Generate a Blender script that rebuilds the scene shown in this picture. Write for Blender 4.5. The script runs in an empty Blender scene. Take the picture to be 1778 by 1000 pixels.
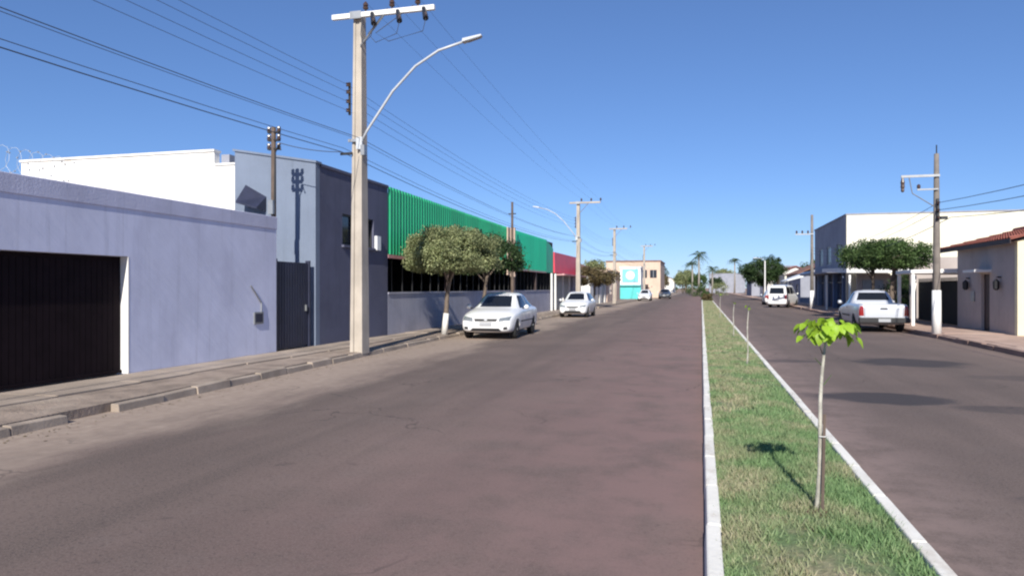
import bpy, bmesh, math, random
import numpy as np
from mathutils import Vector, Matrix
from mathutils.bvhtree import BVHTree

# ------------------------------------------------------------------ camera, sky, sun, exposure
scene = bpy.context.scene
COL = scene.collection
R = math.radians
cam_d = bpy.data.cameras.new('camera')
cam_d.sensor_width = 36.0
cam_d.lens = 25.31
cam_d.clip_start = 0.05
cam_d.clip_end = 6000
cam = bpy.data.objects.new('camera', cam_d)
cam.location = (0, 0, 1.7)
cam.rotation_euler = (R(90), 0, R(14.746))
COL.objects.link(cam)
scene.camera = cam

SUN_EL, SUN_AZ = 32.0, 173.5          # azimuth clockwise from +Y (down the street)
world = bpy.data.worlds.new('World')
scene.world = world
world.use_nodes = True
wn = world.node_tree
for n in list(wn.nodes):
    wn.nodes.remove(n)
wo = wn.nodes.new('ShaderNodeOutputWorld')
wb = wn.nodes.new('ShaderNodeBackground')
ws = wn.nodes.new('ShaderNodeTexSky')
ws.sky_type = 'NISHITA'
ws.sun_disc = False
ws.sun_elevation = R(SUN_EL)
ws.sun_rotation = R(SUN_AZ)
ws.altitude = 1500
ws.air_density = 1.0
ws.dust_density = 0.0
ws.ozone_density = 9.0
wb.inputs['Strength'].default_value = 0.132
wg = wn.nodes.new('ShaderNodeGamma')              # soft camera response, the same over the whole sky
wg.inputs['Gamma'].default_value = 0.8
wt = wn.nodes.new('ShaderNodeMix')
wt.data_type = 'RGBA'; wt.blend_type = 'MULTIPLY'
wt.inputs[0].default_value = 1.0
wt.inputs[7].default_value = (0.87, 0.905, 1.05, 1)
wn.links.new(ws.outputs[0], wg.inputs['Color'])
wn.links.new(wg.outputs[0], wt.inputs[6])
wn.links.new(wt.outputs[2], wb.inputs['Color'])
wn.links.new(wb.outputs[0], wo.inputs['Surface'])

sun_d = bpy.data.lights.new('sun', 'SUN')
sun_d.energy = 5.0
sun_d.angle = R(0.53)
sun_d.color = (1.0, 0.95, 0.86)
sun = bpy.data.objects.new('sun', sun_d)
COL.objects.link(sun)
sd = Vector((math.sin(R(SUN_AZ)) * math.cos(R(SUN_EL)), math.cos(R(SUN_AZ)) * math.cos(R(SUN_EL)), math.sin(R(SUN_EL))))
sun.rotation_euler = sd.to_track_quat('Z', 'Y').to_euler()
sun.location = sd * 60

scene.view_settings.view_transform = 'Standard'
scene.view_settings.look = 'None'
scene.view_settings.exposure = 0.35
scene.view_settings.gamma = 1.0
scene.view_settings.use_curve_mapping = False
scene.render.engine = 'CYCLES'
scene.cycles.filter_width = 2.2

# ------------------------------------------------------------------ materials
MATS = {}

class NT:
    def __init__(s, name):
        s.m = bpy.data.materials.new(name)
        s.m.use_nodes = True
        s.t = s.m.node_tree
        s.b = s.t.nodes['Principled BSDF']
        s.o = s.t.nodes['Material Output']
        MATS[name] = s.m
    def n(s, typ, props=None, **ins):
        nd = s.t.nodes.new('ShaderNode' + typ)
        for k, v in (props or {}).items():
            setattr(nd, k, v)
        for k, v in ins.items():
            s.set(nd, k.replace('_', ' '), v)
        return nd
    def set(s, nd, key, v):
        sock = nd.inputs[int(key)] if key.isdigit() else nd.inputs[key]
        if hasattr(v, 'is_output') and v.is_output:
            s.t.links.new(v, sock)
        elif hasattr(v, 'outputs'):
            s.t.links.new(v.outputs[0], sock)
        else:
            sock.default_value = v
    def math(s, op, a, b=0.0, clamp=False):
        nd = s.t.nodes.new('ShaderNodeMath')
        nd.operation = op
        nd.use_clamp = clamp
        s.set(nd, '0', a); s.set(nd, '1', b)
        return nd.outputs[0]
    def mix(s, f, a, b):
        nd = s.t.nodes.new('ShaderNodeMix')
        nd.data_type = 'RGBA'
        s.set(nd, '0', f)
        for i, c in ((6, a), (7, b)):
            if isinstance(c, tuple):
                nd.inputs[i].default_value = (*c[:3], 1)
            else:
                s.t.links.new(c, nd.inputs[i])
        return nd.outputs[2]
    def rng(s, v, a, b, c=0.0, d=1.0, smooth=True):
        nd = s.t.nodes.new('ShaderNodeMapRange')
        if smooth:
            nd.interpolation_type = 'SMOOTHSTEP'
        for k, x in (('0', v), ('1', a), ('2', b), ('3', c), ('4', d)):
            s.set(nd, k, x)
        return nd.outputs[0]
    def pos(s, obj=False):
        if obj:
            return s.n('TexCoord').outputs['Object']
        return s.n('NewGeometry').outputs['Position']
    def noise(s, vec, scale, detail=3.0, rough=0.55):
        nd = s.n('TexNoise', Scale=scale, Detail=detail, Roughness=rough)
        s.t.links.new(vec, nd.inputs['Vector'])
        return nd.outputs[0]
    def scaled(s, vec, v):
        nd = s.n('Mapping')
        s.t.links.new(vec, nd.inputs['Vector'])
        nd.inputs['Scale'].default_value = v
        return nd.outputs[0]
    def bump(s, h, strength=0.3, dist=0.01):
        nd = s.n('Bump')
        nd.inputs['Strength'].default_value = strength
        nd.inputs['Distance'].default_value = dist
        s.t.links.new(h, nd.inputs['Height'])
        s.t.links.new(nd.outputs[0], s.b.inputs['Normal'])

def mul(c, k):
    return tuple(min(1.0, max(0.0, x * k)) for x in c)

def M(name, col, rough=0.8, var=0.15, scale=2.0, bump=0.0, bscale=30.0, metal=0.0, stain=None, stain_amt=0.0,
      stain_scale=(1, 1, 1), rand=0.0, obj=False, coat=0.0, spec=None, bdist=0.01):
    t = NT(name)
    p = t.pos(obj)
    f = t.rng(t.noise(p, scale, 4.0), 0.3, 0.7)
    c = t.mix(f, mul(col, 1 - var), mul(col, 1 + var))
    if var > 0:
        f2 = t.noise(p, scale * 14, 3.0)
        c = t.mix(t.math('MULTIPLY', f2, 0.35), c, mul(col, 1 - 1.4 * var))
    if stain is not None:
        q = t.scaled(p, stain_scale)
        g = t.rng(t.noise(q, 1.0, 6.0, 0.65), 0.48, 0.72)
        c = t.mix(t.math('MULTIPLY', g, stain_amt), c, stain)
    if rand:
        hs = t.n('HueSaturation')
        t.t.links.new(c, hs.inputs['Color'])
        t.t.links.new(t.rng(t.n('ObjectInfo').outputs['Random'], 0, 1, 1 - rand, 1 + rand, False), hs.inputs['Value'])
        c = hs.outputs[0]
    t.t.links.new(c, t.b.inputs['Base Color'])
    t.b.inputs['Roughness'].default_value = rough
    t.b.inputs['Metallic'].default_value = metal
    if coat:
        t.b.inputs['Coat Weight'].default_value = coat
        t.b.inputs['Coat Roughness'].default_value = 0.04
    if spec is not None:
        t.b.inputs['Specular IOR Level'].default_value = spec
    if bump:
        t.bump(t.noise(p, bscale, 5.0, 0.6), bump, bdist)
    return t.m

def leaf_mat(name, c1, c2, c3, trans=0.35, rough=0.55):
    t = NT(name)
    g = t.n('NewGeometry')
    r = g.outputs['Random Per Island']
    c = t.mix(t.rng(r, 0.0, 0.55, smooth=False), c1, c2)
    c = t.mix(t.rng(r, 0.55, 1.0, smooth=False), c, c3)
    nz = t.rng(t.noise(g.outputs['Position'], 1.6, 2.0), 0.35, 0.65, 0.72, 1.18)
    hs = t.n('HueSaturation')
    t.t.links.new(c, hs.inputs['Color'])
    t.t.links.new(nz, hs.inputs['Value'])
    c = hs.outputs[0]
    t.t.links.new(c, t.b.inputs['Base Color'])
    t.b.inputs['Roughness'].default_value = rough
    t.b.inputs['Specular IOR Level'].default_value = 0.25
    tr = t.n('BsdfTranslucent')
    t.t.links.new(c, tr.inputs['Color'])
    mx = t.n('MixShader')
    mx.inputs[0].default_value = trans
    t.t.links.new(t.b.outputs[0], mx.inputs[1])
    t.t.links.new(tr.outputs[0], mx.inputs[2])
    t.t.links.new(mx.outputs[0], t.o.inputs['Surface'])
    return t.m

def asphalt():
    t = NT('asphalt')
    p = t.pos()
    sx = t.n('SeparateXYZ'); t.t.links.new(p, sx.inputs[0])
    X, Y = sx.outputs[0], sx.outputs[1]
    big = t.noise(p, 0.35, 4.0)
    c = t.mix(t.rng(big, 0.3, 0.7), (0.124, 0.091, 0.079), (0.182, 0.132, 0.113))
    track = t.noise(t.scaled(p, (1.1, 0.06, 1)), 1.0, 4.0)
    c = t.mix(t.rng(track, 0.42, 0.66, 0, 0.75), c, (0.1, 0.076, 0.066))
    # darker worn left lane, as old asphalt is
    blot = t.noise(p, 1.7, 5.0, 0.65)
    c = t.mix(t.rng(blot, 0.5, 0.75, 0, 0.3), c, (0.17, 0.136, 0.124))
    # aggregate
    ag = t.noise(p, 70.0, 3.0, 0.7)
    c = t.mix(t.rng(ag, 0.42, 0.66, 0, 0.6), c, (0.228, 0.183, 0.16))
    ag2 = t.noise(p, 28.0, 2.0, 0.7)
    c = t.mix(t.rng(ag2, 0.5, 0.7, 0, 0.5), c, (0.05, 0.042, 0.043))
    # reddish dust drifted along the median
    d1 = t.math('MULTIPLY', t.rng(X, -5.0, 0.3), t.math('LESS_THAN', X, 0.7))
    d1 = t.math('MULTIPLY', d1, t.rng(t.noise(p, 1.1, 5.0, 0.7), 0.3, 0.62, 0.25, 0.8))
    c = t.mix(d1, c, (0.26, 0.165, 0.15))
    d2 = t.math('MULTIPLY', t.rng(X, 2.6, 1.4), t.math('GREATER_THAN', X, 0.7))
    d2 = t.math('MULTIPLY', d2, t.rng(t.noise(p, 1.6, 5.0, 0.7), 0.35, 0.62, 0.15, 0.85))
    c = t.mix(d2, c, (0.26, 0.19, 0.17))
    # sand in the left gutter
    e = t.math('ADD', X, t.math('MULTIPLY', t.math('SUBTRACT', t.noise(t.scaled(p, (0.9, 0.28, 1)), 1.0, 6.0, 0.65), 0.5), 3.6))
    d3 = t.rng(e, -5.5, -7.2, 0, 0.95)
    sand = t.mix(t.noise(p, 6.0, 5.0), (0.24, 0.18, 0.145), (0.44, 0.355, 0.29))
    c = t.mix(d3, c, sand)
    d4 = t.rng(X, 6.4, 7.7, 0, 0.6)
    c = t.mix(d4, c, (0.25, 0.18, 0.15))
    # dark transverse patches with noise-wobbled soft edges on the right carriageway
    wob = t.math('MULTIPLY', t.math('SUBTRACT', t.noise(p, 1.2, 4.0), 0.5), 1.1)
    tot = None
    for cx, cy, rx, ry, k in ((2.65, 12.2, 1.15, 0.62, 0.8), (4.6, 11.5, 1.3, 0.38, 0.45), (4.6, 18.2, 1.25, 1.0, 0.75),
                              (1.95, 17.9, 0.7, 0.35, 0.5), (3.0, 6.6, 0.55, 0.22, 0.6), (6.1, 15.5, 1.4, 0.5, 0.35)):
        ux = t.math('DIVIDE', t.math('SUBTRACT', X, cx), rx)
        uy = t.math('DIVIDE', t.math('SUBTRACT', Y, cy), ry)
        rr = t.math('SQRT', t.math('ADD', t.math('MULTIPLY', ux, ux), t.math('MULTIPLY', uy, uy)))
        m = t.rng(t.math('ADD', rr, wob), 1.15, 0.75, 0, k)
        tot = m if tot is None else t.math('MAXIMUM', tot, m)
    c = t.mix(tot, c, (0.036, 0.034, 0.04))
    # oil drips down the lane middles
    oil = t.math('MULTIPLY', t.rng(t.math('ABSOLUTE', t.math('ADD', X, 3.6)), 0.9, 0.1), t.rng(t.noise(p, 3.2, 4.0, 0.7), 0.58, 0.74, 0, 0.5))
    c = t.mix(oil, c, (0.045, 0.037, 0.036))
    # fine cracks
    vo = t.n('TexVoronoi', {'feature': 'DISTANCE_TO_EDGE'}, Scale=0.55)
    dist = t.n('VectorMath', {'operation': 'ADD'})
    nv = t.n('TexNoise', Scale=1.4, Detail=4.0); t.t.links.new(p, nv.inputs['Vector'])
    t.t.links.new(p, dist.inputs[0]); t.t.links.new(nv.outputs['Color'], dist.inputs[1])
    t.t.links.new(dist.outputs[0], vo.inputs['Vector'])
    cr = t.math('MULTIPLY', t.rng(vo.outputs['Distance'], 0.012, 0.002), t.rng(t.noise(p, 0.3, 2.0), 0.5, 0.62, 0, 0.55))
    c = t.mix(cr, c, (0.04, 0.035, 0.035))
    t.t.links.new(c, t.b.inputs['Base Color'])
    t.b.inputs['Roughness'].default_value = 0.9
    t.b.inputs['Specular IOR Level'].default_value = 0.3
    t.bump(ag, 0.55, 0.006)
    return t.m

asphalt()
def soil_mat():
    t = NT('turf_soil')
    p = t.pos()
    c = t.mix(t.rng(t.noise(p, 1.3, 5.0, 0.65), 0.44, 0.68), (0.13, 0.2, 0.08), (0.32, 0.275, 0.17))
    c = t.mix(t.rng(t.noise(p, 25, 4.0), 0.4, 0.7, 0, 0.5), c, (0.07, 0.085, 0.03))
    t.t.links.new(c, t.b.inputs['Base Color'])
    t.b.inputs['Roughness'].default_value = 0.95
    t.bump(t.noise(p, 40, 4.0), 0.8, 0.02)
soil_mat()

def grass_mat():
    t = NT('grass_blades')
    g = t.n('NewGeometry')
    r = g.outputs['Random Per Island']
    p = g.outputs['Position']
    c = t.mix(r, (0.14, 0.245, 0.10), (0.26, 0.38, 0.175))
    dry = t.rng(t.noise(p, 1.3, 5.0, 0.65), 0.40, 0.64)
    dry = t.math('MULTIPLY', t.math('ADD', dry, t.rng(t.n('SeparateXYZ', None, Vector=p).outputs[1], 8.0, 30.0, 0.0, 0.5)), t.rng(r, 0.1, 0.9, 0.55, 1.0), True)
    c = t.mix(dry, c, t.mix(r, (0.38, 0.345, 0.215), (0.47, 0.415, 0.28)))
    t.t.links.new(c, t.b.inputs['Base Color'])
    t.b.inputs['Roughness'].default_value = 0.7
    t.b.inputs['Specular IOR Level'].default_value = 0.2
    tr = t.n('BsdfTranslucent'); t.t.links.new(c, tr.inputs['Color'])
    mx = t.n('MixShader'); mx.inputs[0].default_value = 0.3
    t.t.links.new(t.b.outputs[0], mx.inputs[1]); t.t.links.new(tr.outputs[0], mx.inputs[2])
    t.t.links.new(mx.outputs[0], t.o.inputs['Surface'])
grass_mat()

def plaster(name, col, var=0.1, stain=None, amt=0.35, bump=0.35, trowel=False, sscale=(0.5, 0.5, 0.18)):
    t = NT(name)
    p = t.pos()
    c = t.mix(t.rng(t.noise(p, 0.7, 5.0, 0.6), 0.32, 0.68), mul(col, 1 - var), mul(col, 1 + var))
    c = t.mix(t.rng(t.noise(p, 5.0, 5.0, 0.7), 0.45, 0.75, 0, 0.4), c, mul(col, 1 + 1.5 * var))
    if stain:
        g = t.rng(t.noise(t.scaled(p, sscale), 2.4, 6.0, 0.68), 0.47, 0.72)
        c = t.mix(t.math('MULTIPLY', g, amt), c, stain)
    t.t.links.new(c, t.b.inputs['Base Color'])
    t.b.inputs['Roughness'].default_value = 0.9
    t.b.inputs['Specular IOR Level'].default_value = 0.2
    st = t.rng(t.noise(t.scaled(p, (5.0, 5.0, 0.22)), 1.0, 5.0, 0.7), 0.5, 0.76, 0, 0.45)
    hsv = t.n('HueSaturation'); t.t.links.new(c, hsv.inputs['Color']); hsv.inputs['Value'].default_value = 0.62
    c = t.mix(st, c, hsv.outputs[0])
    t.t.links.new(c, t.b.inputs['Base Color'])
    h = t.noise(p, 26, 5.0, 0.65)
    if trowel:
        mp = t.n('Mapping'); t.t.links.new(p, mp.inputs['Vector'])
        mp.inputs['Rotation'].default_value = (R(40), 0, 0)
        h2 = t.noise(t.scaled(mp.outputs[0], (1, 0.55, 4.0)), 1.5, 4.0, 0.6)
        h = t.math('ADD', t.math('MULTIPLY', h, 0.3), t.math('MULTIPLY', h2, 1.6))
    t.bump(h, bump, 0.02)
    return t.m

plaster('blue_plaster', (0.66, 0.68, 0.83), 0.06, (0.52, 0.53, 0.67), 0.55, 0.25, True)
plaster('blue_fascia', (0.54, 0.55, 0.69), 0.08, (0.42, 0.42, 0.53), 0.4)
plaster('light_blue_plaster', (0.18, 0.215, 0.285), 0.06, (0.15, 0.18, 0.235), 0.35)
plaster('slate_plaster', (0.115, 0.12, 0.175), 0.1, (0.12, 0.13, 0.17), 0.45)
plaster('white_plaster', (0.80, 0.78, 0.74), 0.04, (0.45, 0.38, 0.31), 0.6, 0.3, False, (0.35, 0.35, 0.1))
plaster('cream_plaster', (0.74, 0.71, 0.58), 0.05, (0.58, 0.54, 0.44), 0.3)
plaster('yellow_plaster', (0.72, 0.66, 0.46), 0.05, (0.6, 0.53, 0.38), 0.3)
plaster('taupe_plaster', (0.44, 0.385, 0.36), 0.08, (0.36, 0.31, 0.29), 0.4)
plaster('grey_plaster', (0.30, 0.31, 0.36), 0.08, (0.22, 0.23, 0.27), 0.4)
plaster('tan_plaster', (0.60, 0.46, 0.36), 0.08, (0.45, 0.34, 0.28), 0.4)
plaster('low_wall_plaster', (0.40, 0.40, 0.47), 0.1, (0.3, 0.3, 0.36), 0.5)
plaster('peach_plaster', (0.62, 0.47, 0.38), 0.08, (0.5, 0.38, 0.3), 0.4)
plaster('pale_green_plaster', (0.5, 0.56, 0.5), 0.08, (0.4, 0.42, 0.38), 0.4)
M('concrete', (0.44, 0.39, 0.33), 0.9, 0.14, 1.5, 0.4, 30, stain=(0.27, 0.23, 0.2), stain_amt=0.45, stain_scale=(3, 3, 0.6))
M('paving', (0.37, 0.30, 0.245), 0.92, 0.18, 1.6, 0.5, 30, stain=(0.22, 0.175, 0.14), stain_amt=0.6, stain_scale=(1.1, 0.7, 1), rand=0.1)
M('rough_paving', (0.30, 0.235, 0.19), 0.95, 0.25, 2.5, 0.9, 14, stain=(0.42, 0.345, 0.28), stain_amt=0.6, stain_scale=(1.5, 0.8, 1), bdist=0.03)
M('red_paving', (0.45, 0.31, 0.245), 0.95, 0.15, 1.2, 0.5, 20, stain=(0.55, 0.43, 0.35), stain_amt=0.6, stain_scale=(0.8, 0.6, 1))
M('kerb_stone', (0.35, 0.285, 0.23), 0.9, 0.2, 2.0, 0.6, 25, stain=(0.26, 0.21, 0.17), stain_amt=0.6, stain_scale=(3, 1.4, 3), rand=0.08)
M('red_kerb', (0.30, 0.20, 0.16), 0.9, 0.2, 2.0, 0.5, 25)
M('white_kerb', (0.80, 0.77, 0.70), 0.85, 0.08, 2.0, 0.5, 30, stain=(0.45, 0.37, 0.29), stain_amt=0.5, stain_scale=(4, 1.6, 4))
M('earth', (0.30, 0.20, 0.14), 0.95, 0.2, 0.3, 0.4, 10)
M('mulch', (0.13, 0.075, 0.05), 0.95, 0.3, 8, 0.8, 40)
M('white_paint', (0.80, 0.79, 0.76), 0.7, 0.05, 3, 0.15, 30, stain=(0.6, 0.55, 0.48), stain_amt=0.3, stain_scale=(2, 2, 0.7))
M('garage_metal', (0.013, 0.0075, 0.01), 0.8, 0.2, 3, spec=0.12)
M('navy_metal', (0.022, 0.026, 0.055), 0.5, 0.2, 3)
M('black_metal', (0.018, 0.018, 0.02), 0.5, 0.15, 3)
M('dark_brown', (0.05, 0.03, 0.028), 0.6, 0.2, 4)
M('grey_metal', (0.33, 0.34, 0.35), 0.45, 0.1, 5, metal=0.6)
M('galvanised', (0.50, 0.52, 0.54), 0.6, 0.08, 6, metal=0.2)
M('lamp_grey', (0.5, 0.52, 0.55), 0.4, 0.05, 6)
M('lamp_lens', (0.25, 0.26, 0.28), 0.15, 0.03, 6)
M('porcelain', (0.075, 0.045, 0.035), 0.25, 0.1, 8)
M('polymer_black', (0.02, 0.022, 0.03), 0.45, 0.1, 8)
M('cable', (0.05, 0.055, 0.07), 0.6, 0.1, 5)
M('dark_concrete', (0.2, 0.175, 0.155), 0.9, 0.2, 3, 0.3, 30)
M('wood_post', (0.13, 0.095, 0.075), 0.85, 0.2, 4, 0.3, 40)
M('green_sheet', (0.022, 0.43, 0.19), 0.45, 0.08, 1.0, stain=(0.03, 0.3, 0.14), stain_amt=0.5, stain_scale=(1.4, 1.4, 0.3), rand=0.09)
M('bright_green_sheet', (0.012, 0.47, 0.26), 0.45, 0.05, 1.0, rand=0.06)
M('red_sheet', (0.80, 0.065, 0.11), 0.45, 0.06, 1.0)
M('pink_sheet', (0.62, 0.32, 0.33), 0.6, 0.12, 2.0)
M('dark_interior', (0.03, 0.03, 0.034), 0.9, 0.2, 1.5)
M('tile_floor', (0.2, 0.2, 0.21), 0.6, 0.1, 2)
M('roof_tile', (0.29, 0.095, 0.07), 0.85, 0.25, 3, 0.3, 30, stain=(0.2, 0.08, 0.06), stain_amt=0.5, stain_scale=(1, 1, 1))
M('old_tile', (0.24, 0.12, 0.085), 0.9, 0.25, 3, 0.3, 30)
M('fibre_roof', (0.34, 0.33, 0.32), 0.9, 0.15, 2, 0.2, 30)
M('white_roof', (0.74, 0.73, 0.71), 0.7, 0.06, 2)
M('window_glass', (0.03, 0.036, 0.05), 0.08, 0.05, 1)
M('window_frame', (0.4, 0.41, 0.43), 0.5, 0.05, 3)
M('blue_column', (0.16, 0.22, 0.36), 0.8, 0.08, 2)
M('turquoise', (0.10, 0.55, 0.53), 0.7, 0.08, 1)
M('cyan_sign', (0.22, 0.6, 0.72), 0.4, 0.06, 1)
M('sign_white', (0.8, 0.81, 0.82), 0.5, 0.03, 1)
M('bark', (0.15, 0.115, 0.09), 0.9, 0.25, 6, 0.7, 30)
M('palm_bark', (0.30, 0.27, 0.23), 0.9, 0.2, 6, 0.6, 20)
M('whitewash', (0.70, 0.68, 0.64), 0.9, 0.1, 6, 0.4, 30)
M('sapling_bark', (0.44, 0.42, 0.36), 0.85, 0.3, 12, 0.6, 60, stain=(0.24, 0.22, 0.16), stain_amt=0.8, stain_scale=(25, 25, 7))
# cars
M('car_white', (0.80, 0.80, 0.80), 0.32, 0.015, 1, coat=0.6, obj=True, stain=(0.62, 0.56, 0.5), stain_amt=0.12, stain_scale=(1.5, 1.5, 3))
M('car_silver', (0.60, 0.62, 0.66), 0.35, 0.03, 1, metal=0.25, coat=0.5, obj=True)
M('car_dark', (0.05, 0.055, 0.065), 0.3, 0.05, 1, coat=0.6, obj=True)
M('car_red', (0.3, 0.03, 0.03), 0.3, 0.05, 1, coat=0.6, obj=True)
M('car_glass', (0.012, 0.014, 0.018), 0.06, 0.05, 1, obj=True)
M('car_trim', (0.02, 0.02, 0.022), 0.6, 0.1, 4, obj=True)
M('tyre', (0.022, 0.021, 0.021), 0.85, 0.15, 6, obj=True)
M('rim', (0.42, 0.43, 0.45), 0.35, 0.06, 6, metal=0.7, obj=True)
M('headlamp', (0.20, 0.22, 0.24), 0.1, 0.12, 9, obj=True, coat=0.8)
M('taillamp', (0.28, 0.012, 0.012), 0.15, 0.1, 9, obj=True, coat=0.8)
M('indicator', (0.6, 0.22, 0.03), 0.2, 0.1, 9, obj=True)
M('plate', (0.36, 0.37, 0.39), 0.5, 0.05, 9, obj=True)
# foliage
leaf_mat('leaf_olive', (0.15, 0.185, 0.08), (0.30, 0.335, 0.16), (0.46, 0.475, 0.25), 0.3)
leaf_mat('leaf_green', (0.045, 0.085, 0.025), (0.08, 0.135, 0.04), (0.13, 0.19, 0.07), 0.3)
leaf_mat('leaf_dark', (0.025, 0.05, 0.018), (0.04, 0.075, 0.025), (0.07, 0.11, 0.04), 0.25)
leaf_mat('leaf_brown', (0.09, 0.075, 0.035), (0.15, 0.11, 0.055), (0.20, 0.17, 0.08), 0.3)
leaf_mat('leaf_lime', (0.19, 0.34, 0.025), (0.31, 0.49, 0.04), (0.45, 0.61, 0.08), 0.4, 0.45)
leaf_mat('palm_leaf', (0.05, 0.085, 0.035), (0.08, 0.12, 0.05), (0.12, 0.15, 0.07), 0.25)

# ------------------------------------------------------------------ mesh helpers
ORIGIN = {}

class MB:
    def __init__(s):
        s.v = []; s.f = []
    def box(s, x0, x1, y0, y1, z0, z1):
        b = len(s.v)
        for z in (z0, z1):
            s.v += [(x0, y0, z), (x1, y0, z), (x1, y1, z), (x0, y1, z)]
        s.f += [(b, b + 3, b + 2, b + 1), (b + 4, b + 5, b + 6, b + 7), (b, b + 1, b + 5, b + 4),
                (b + 1, b + 2, b + 6, b + 5), (b + 2, b + 3, b + 7, b + 6), (b + 3, b, b + 4, b + 7)]
        return s
    def poly(s, pts, flip=False):
        b = len(s.v); s.v += [tuple(p) for p in pts]
        idx = list(range(b, b + len(pts)))
        s.f.append(tuple(idx[::-1] if flip else idx)); return s
    def hexa(s, p):                       # eight corners: bottom ring then top ring
        b = len(s.v); s.v += [tuple(q) for q in p]
        s.f += [(b, b + 3, b + 2, b + 1), (b + 4, b + 5, b + 6, b + 7), (b, b + 1, b + 5, b + 4),
                (b + 1, b + 2, b + 6, b + 5), (b + 2, b + 3, b + 7, b + 6), (b + 3, b, b + 4, b + 7)]
        return s
    def tube(s, path, r, n=8, cap=True):
        path = [Vector(p) for p in path]
        rs = r if isinstance(r, (list, tuple)) else [r] * len(path)
        b = len(s.v)
        ref = None
        for i, p in enumerate(path):
            d = (path[min(i + 1, len(path) - 1)] - path[max(i - 1, 0)]).normalized()
            if ref is None:
                ref = Vector((1, 0, 0)) if abs(d.x) < 0.8 else Vector((0, 0, 1))
            u = d.cross(ref).normalized(); w = d.cross(u).normalized()
            ref = -u.cross(d).normalized() if False else ref
            for k in range(n):
                a = 2 * math.pi * k / n
                s.v.append(tuple(p + u * math.cos(a) * rs[i] + w * math.sin(a) * rs[i]))
        for i in range(len(path) - 1):
            for k in range(n):
                k2 = (k + 1) % n
                s.f.append((b + i * n + k, b + i * n + k2, b + (i + 1) * n + k2, b + (i + 1) * n + k))
        if cap:
            s.f.append(tuple(b + k for k in range(n))[::-1])
            e = b + (len(path) - 1) * n
            s.f.append(tuple(e + k for k in range(n)))
        return s
    def lathe(s, prof, axis='Z', n=16, c=(0, 0, 0)):
        b = len(s.v)
        for r, h in prof:
            for k in range(n):
                a = 2 * math.pi * k / n
                x, y = r * math.cos(a), r * math.sin(a)
                if axis == 'Z': q = (x, y, h)
                elif axis == 'X': q = (h, x, y)
                else: q = (x, h, y)
                s.v.append((q[0] + c[0], q[1] + c[1], q[2] + c[2]))
        for i in range(len(prof) - 1):
            for k in range(n):
                k2 = (k + 1) % n
                s.f.append((b + i * n + k, b + i * n + k2, b + (i + 1) * n + k2, b + (i + 1) * n + k))
        s.f.append(tuple(b + k for k in range(n))[::-1])
        e = b + (len(prof) - 1) * n
        s.f.append(tuple(e + k for k in range(n)))
        return s
    def mesh(s, name, mat, o=(0, 0, 0), smooth=False):
        me = bpy.data.meshes.new(name)
        me.from_pydata([(x - o[0], y - o[1], z - o[2]) for x, y, z in s.v], [], s.f)
        me.materials.append(MATS[mat])
        bm = bmesh.new(); bm.from_mesh(me)
        bmesh.ops.recalc_face_normals(bm, faces=bm.faces)
        bm.to_mesh(me); bm.free()
        if smooth:
            me.shade_smooth()
        return me
    def build(s, name, mat, parent=None, smooth=False, bevel=0.0):
        o = ORIGIN.get(parent.name, (0, 0, 0)) if parent else (0, 0, 0)
        ob = bpy.data.objects.new(name, s.mesh(name, mat, o, smooth))
        COL.objects.link(ob)
        if parent:
            ob.parent = parent
            ORIGIN[ob.name] = o
        if bevel:
            m = ob.modifiers.new('bevel', 'BEVEL'); m.width = bevel; m.segments = 2; m.limit_method = 'ANGLE'
        return ob

def tag(o, label=None, cat=None, group=None, kind=None):
    for k, v in (('label', label), ('category', cat), ('group', group), ('kind', kind)):
        if v: o[k] = v
    return o

def thing(name, label, cat, loc=(0, 0, 0), group=None, rz=0.0):
    o = bpy.data.objects.new(name, None)
    o.empty_display_size = 0.2
    o.location = loc; o.rotation_euler = (0, 0, rz)
    COL.objects.link(o)
    ORIGIN[o.name] = tuple(loc)
    return tag(o, label, cat, group)

def structure(ob):
    ob['kind'] = 'structure'; return ob

def copy_tree(o, parent=None):
    c = o.copy(); COL.objects.link(c); c.parent = parent
    for ch in o.children:
        copy_tree(ch, c)
    return c

def link_mesh(name, me, parent=None, loc=(0, 0, 0), rot=(0, 0, 0)):
    ob = bpy.data.objects.new(name, me); COL.objects.link(ob)
    ob.parent = parent; ob.location = loc; ob.rotation_euler = rot
    return ob

def np_mesh(name, V, nper, mat):
    V = np.asarray(V, dtype=np.float32).reshape(-1, 3)
    nf = len(V) // nper
    me = bpy.data.meshes.new(name)
    me.vertices.add(len(V)); me.vertices.foreach_set('co', V.ravel())
    me.loops.add(len(V)); me.loops.foreach_set('vertex_index', np.arange(len(V), dtype=np.int32))
    me.polygons.add(nf)
    me.polygons.foreach_set('loop_start', np.arange(0, len(V), nper, dtype=np.int32))
    me.polygons.foreach_set('loop_total', np.full(nf, nper, dtype=np.int32))
    me.update(calc_edges=True)
    me.materials.append(MATS[mat])
    return me

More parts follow.
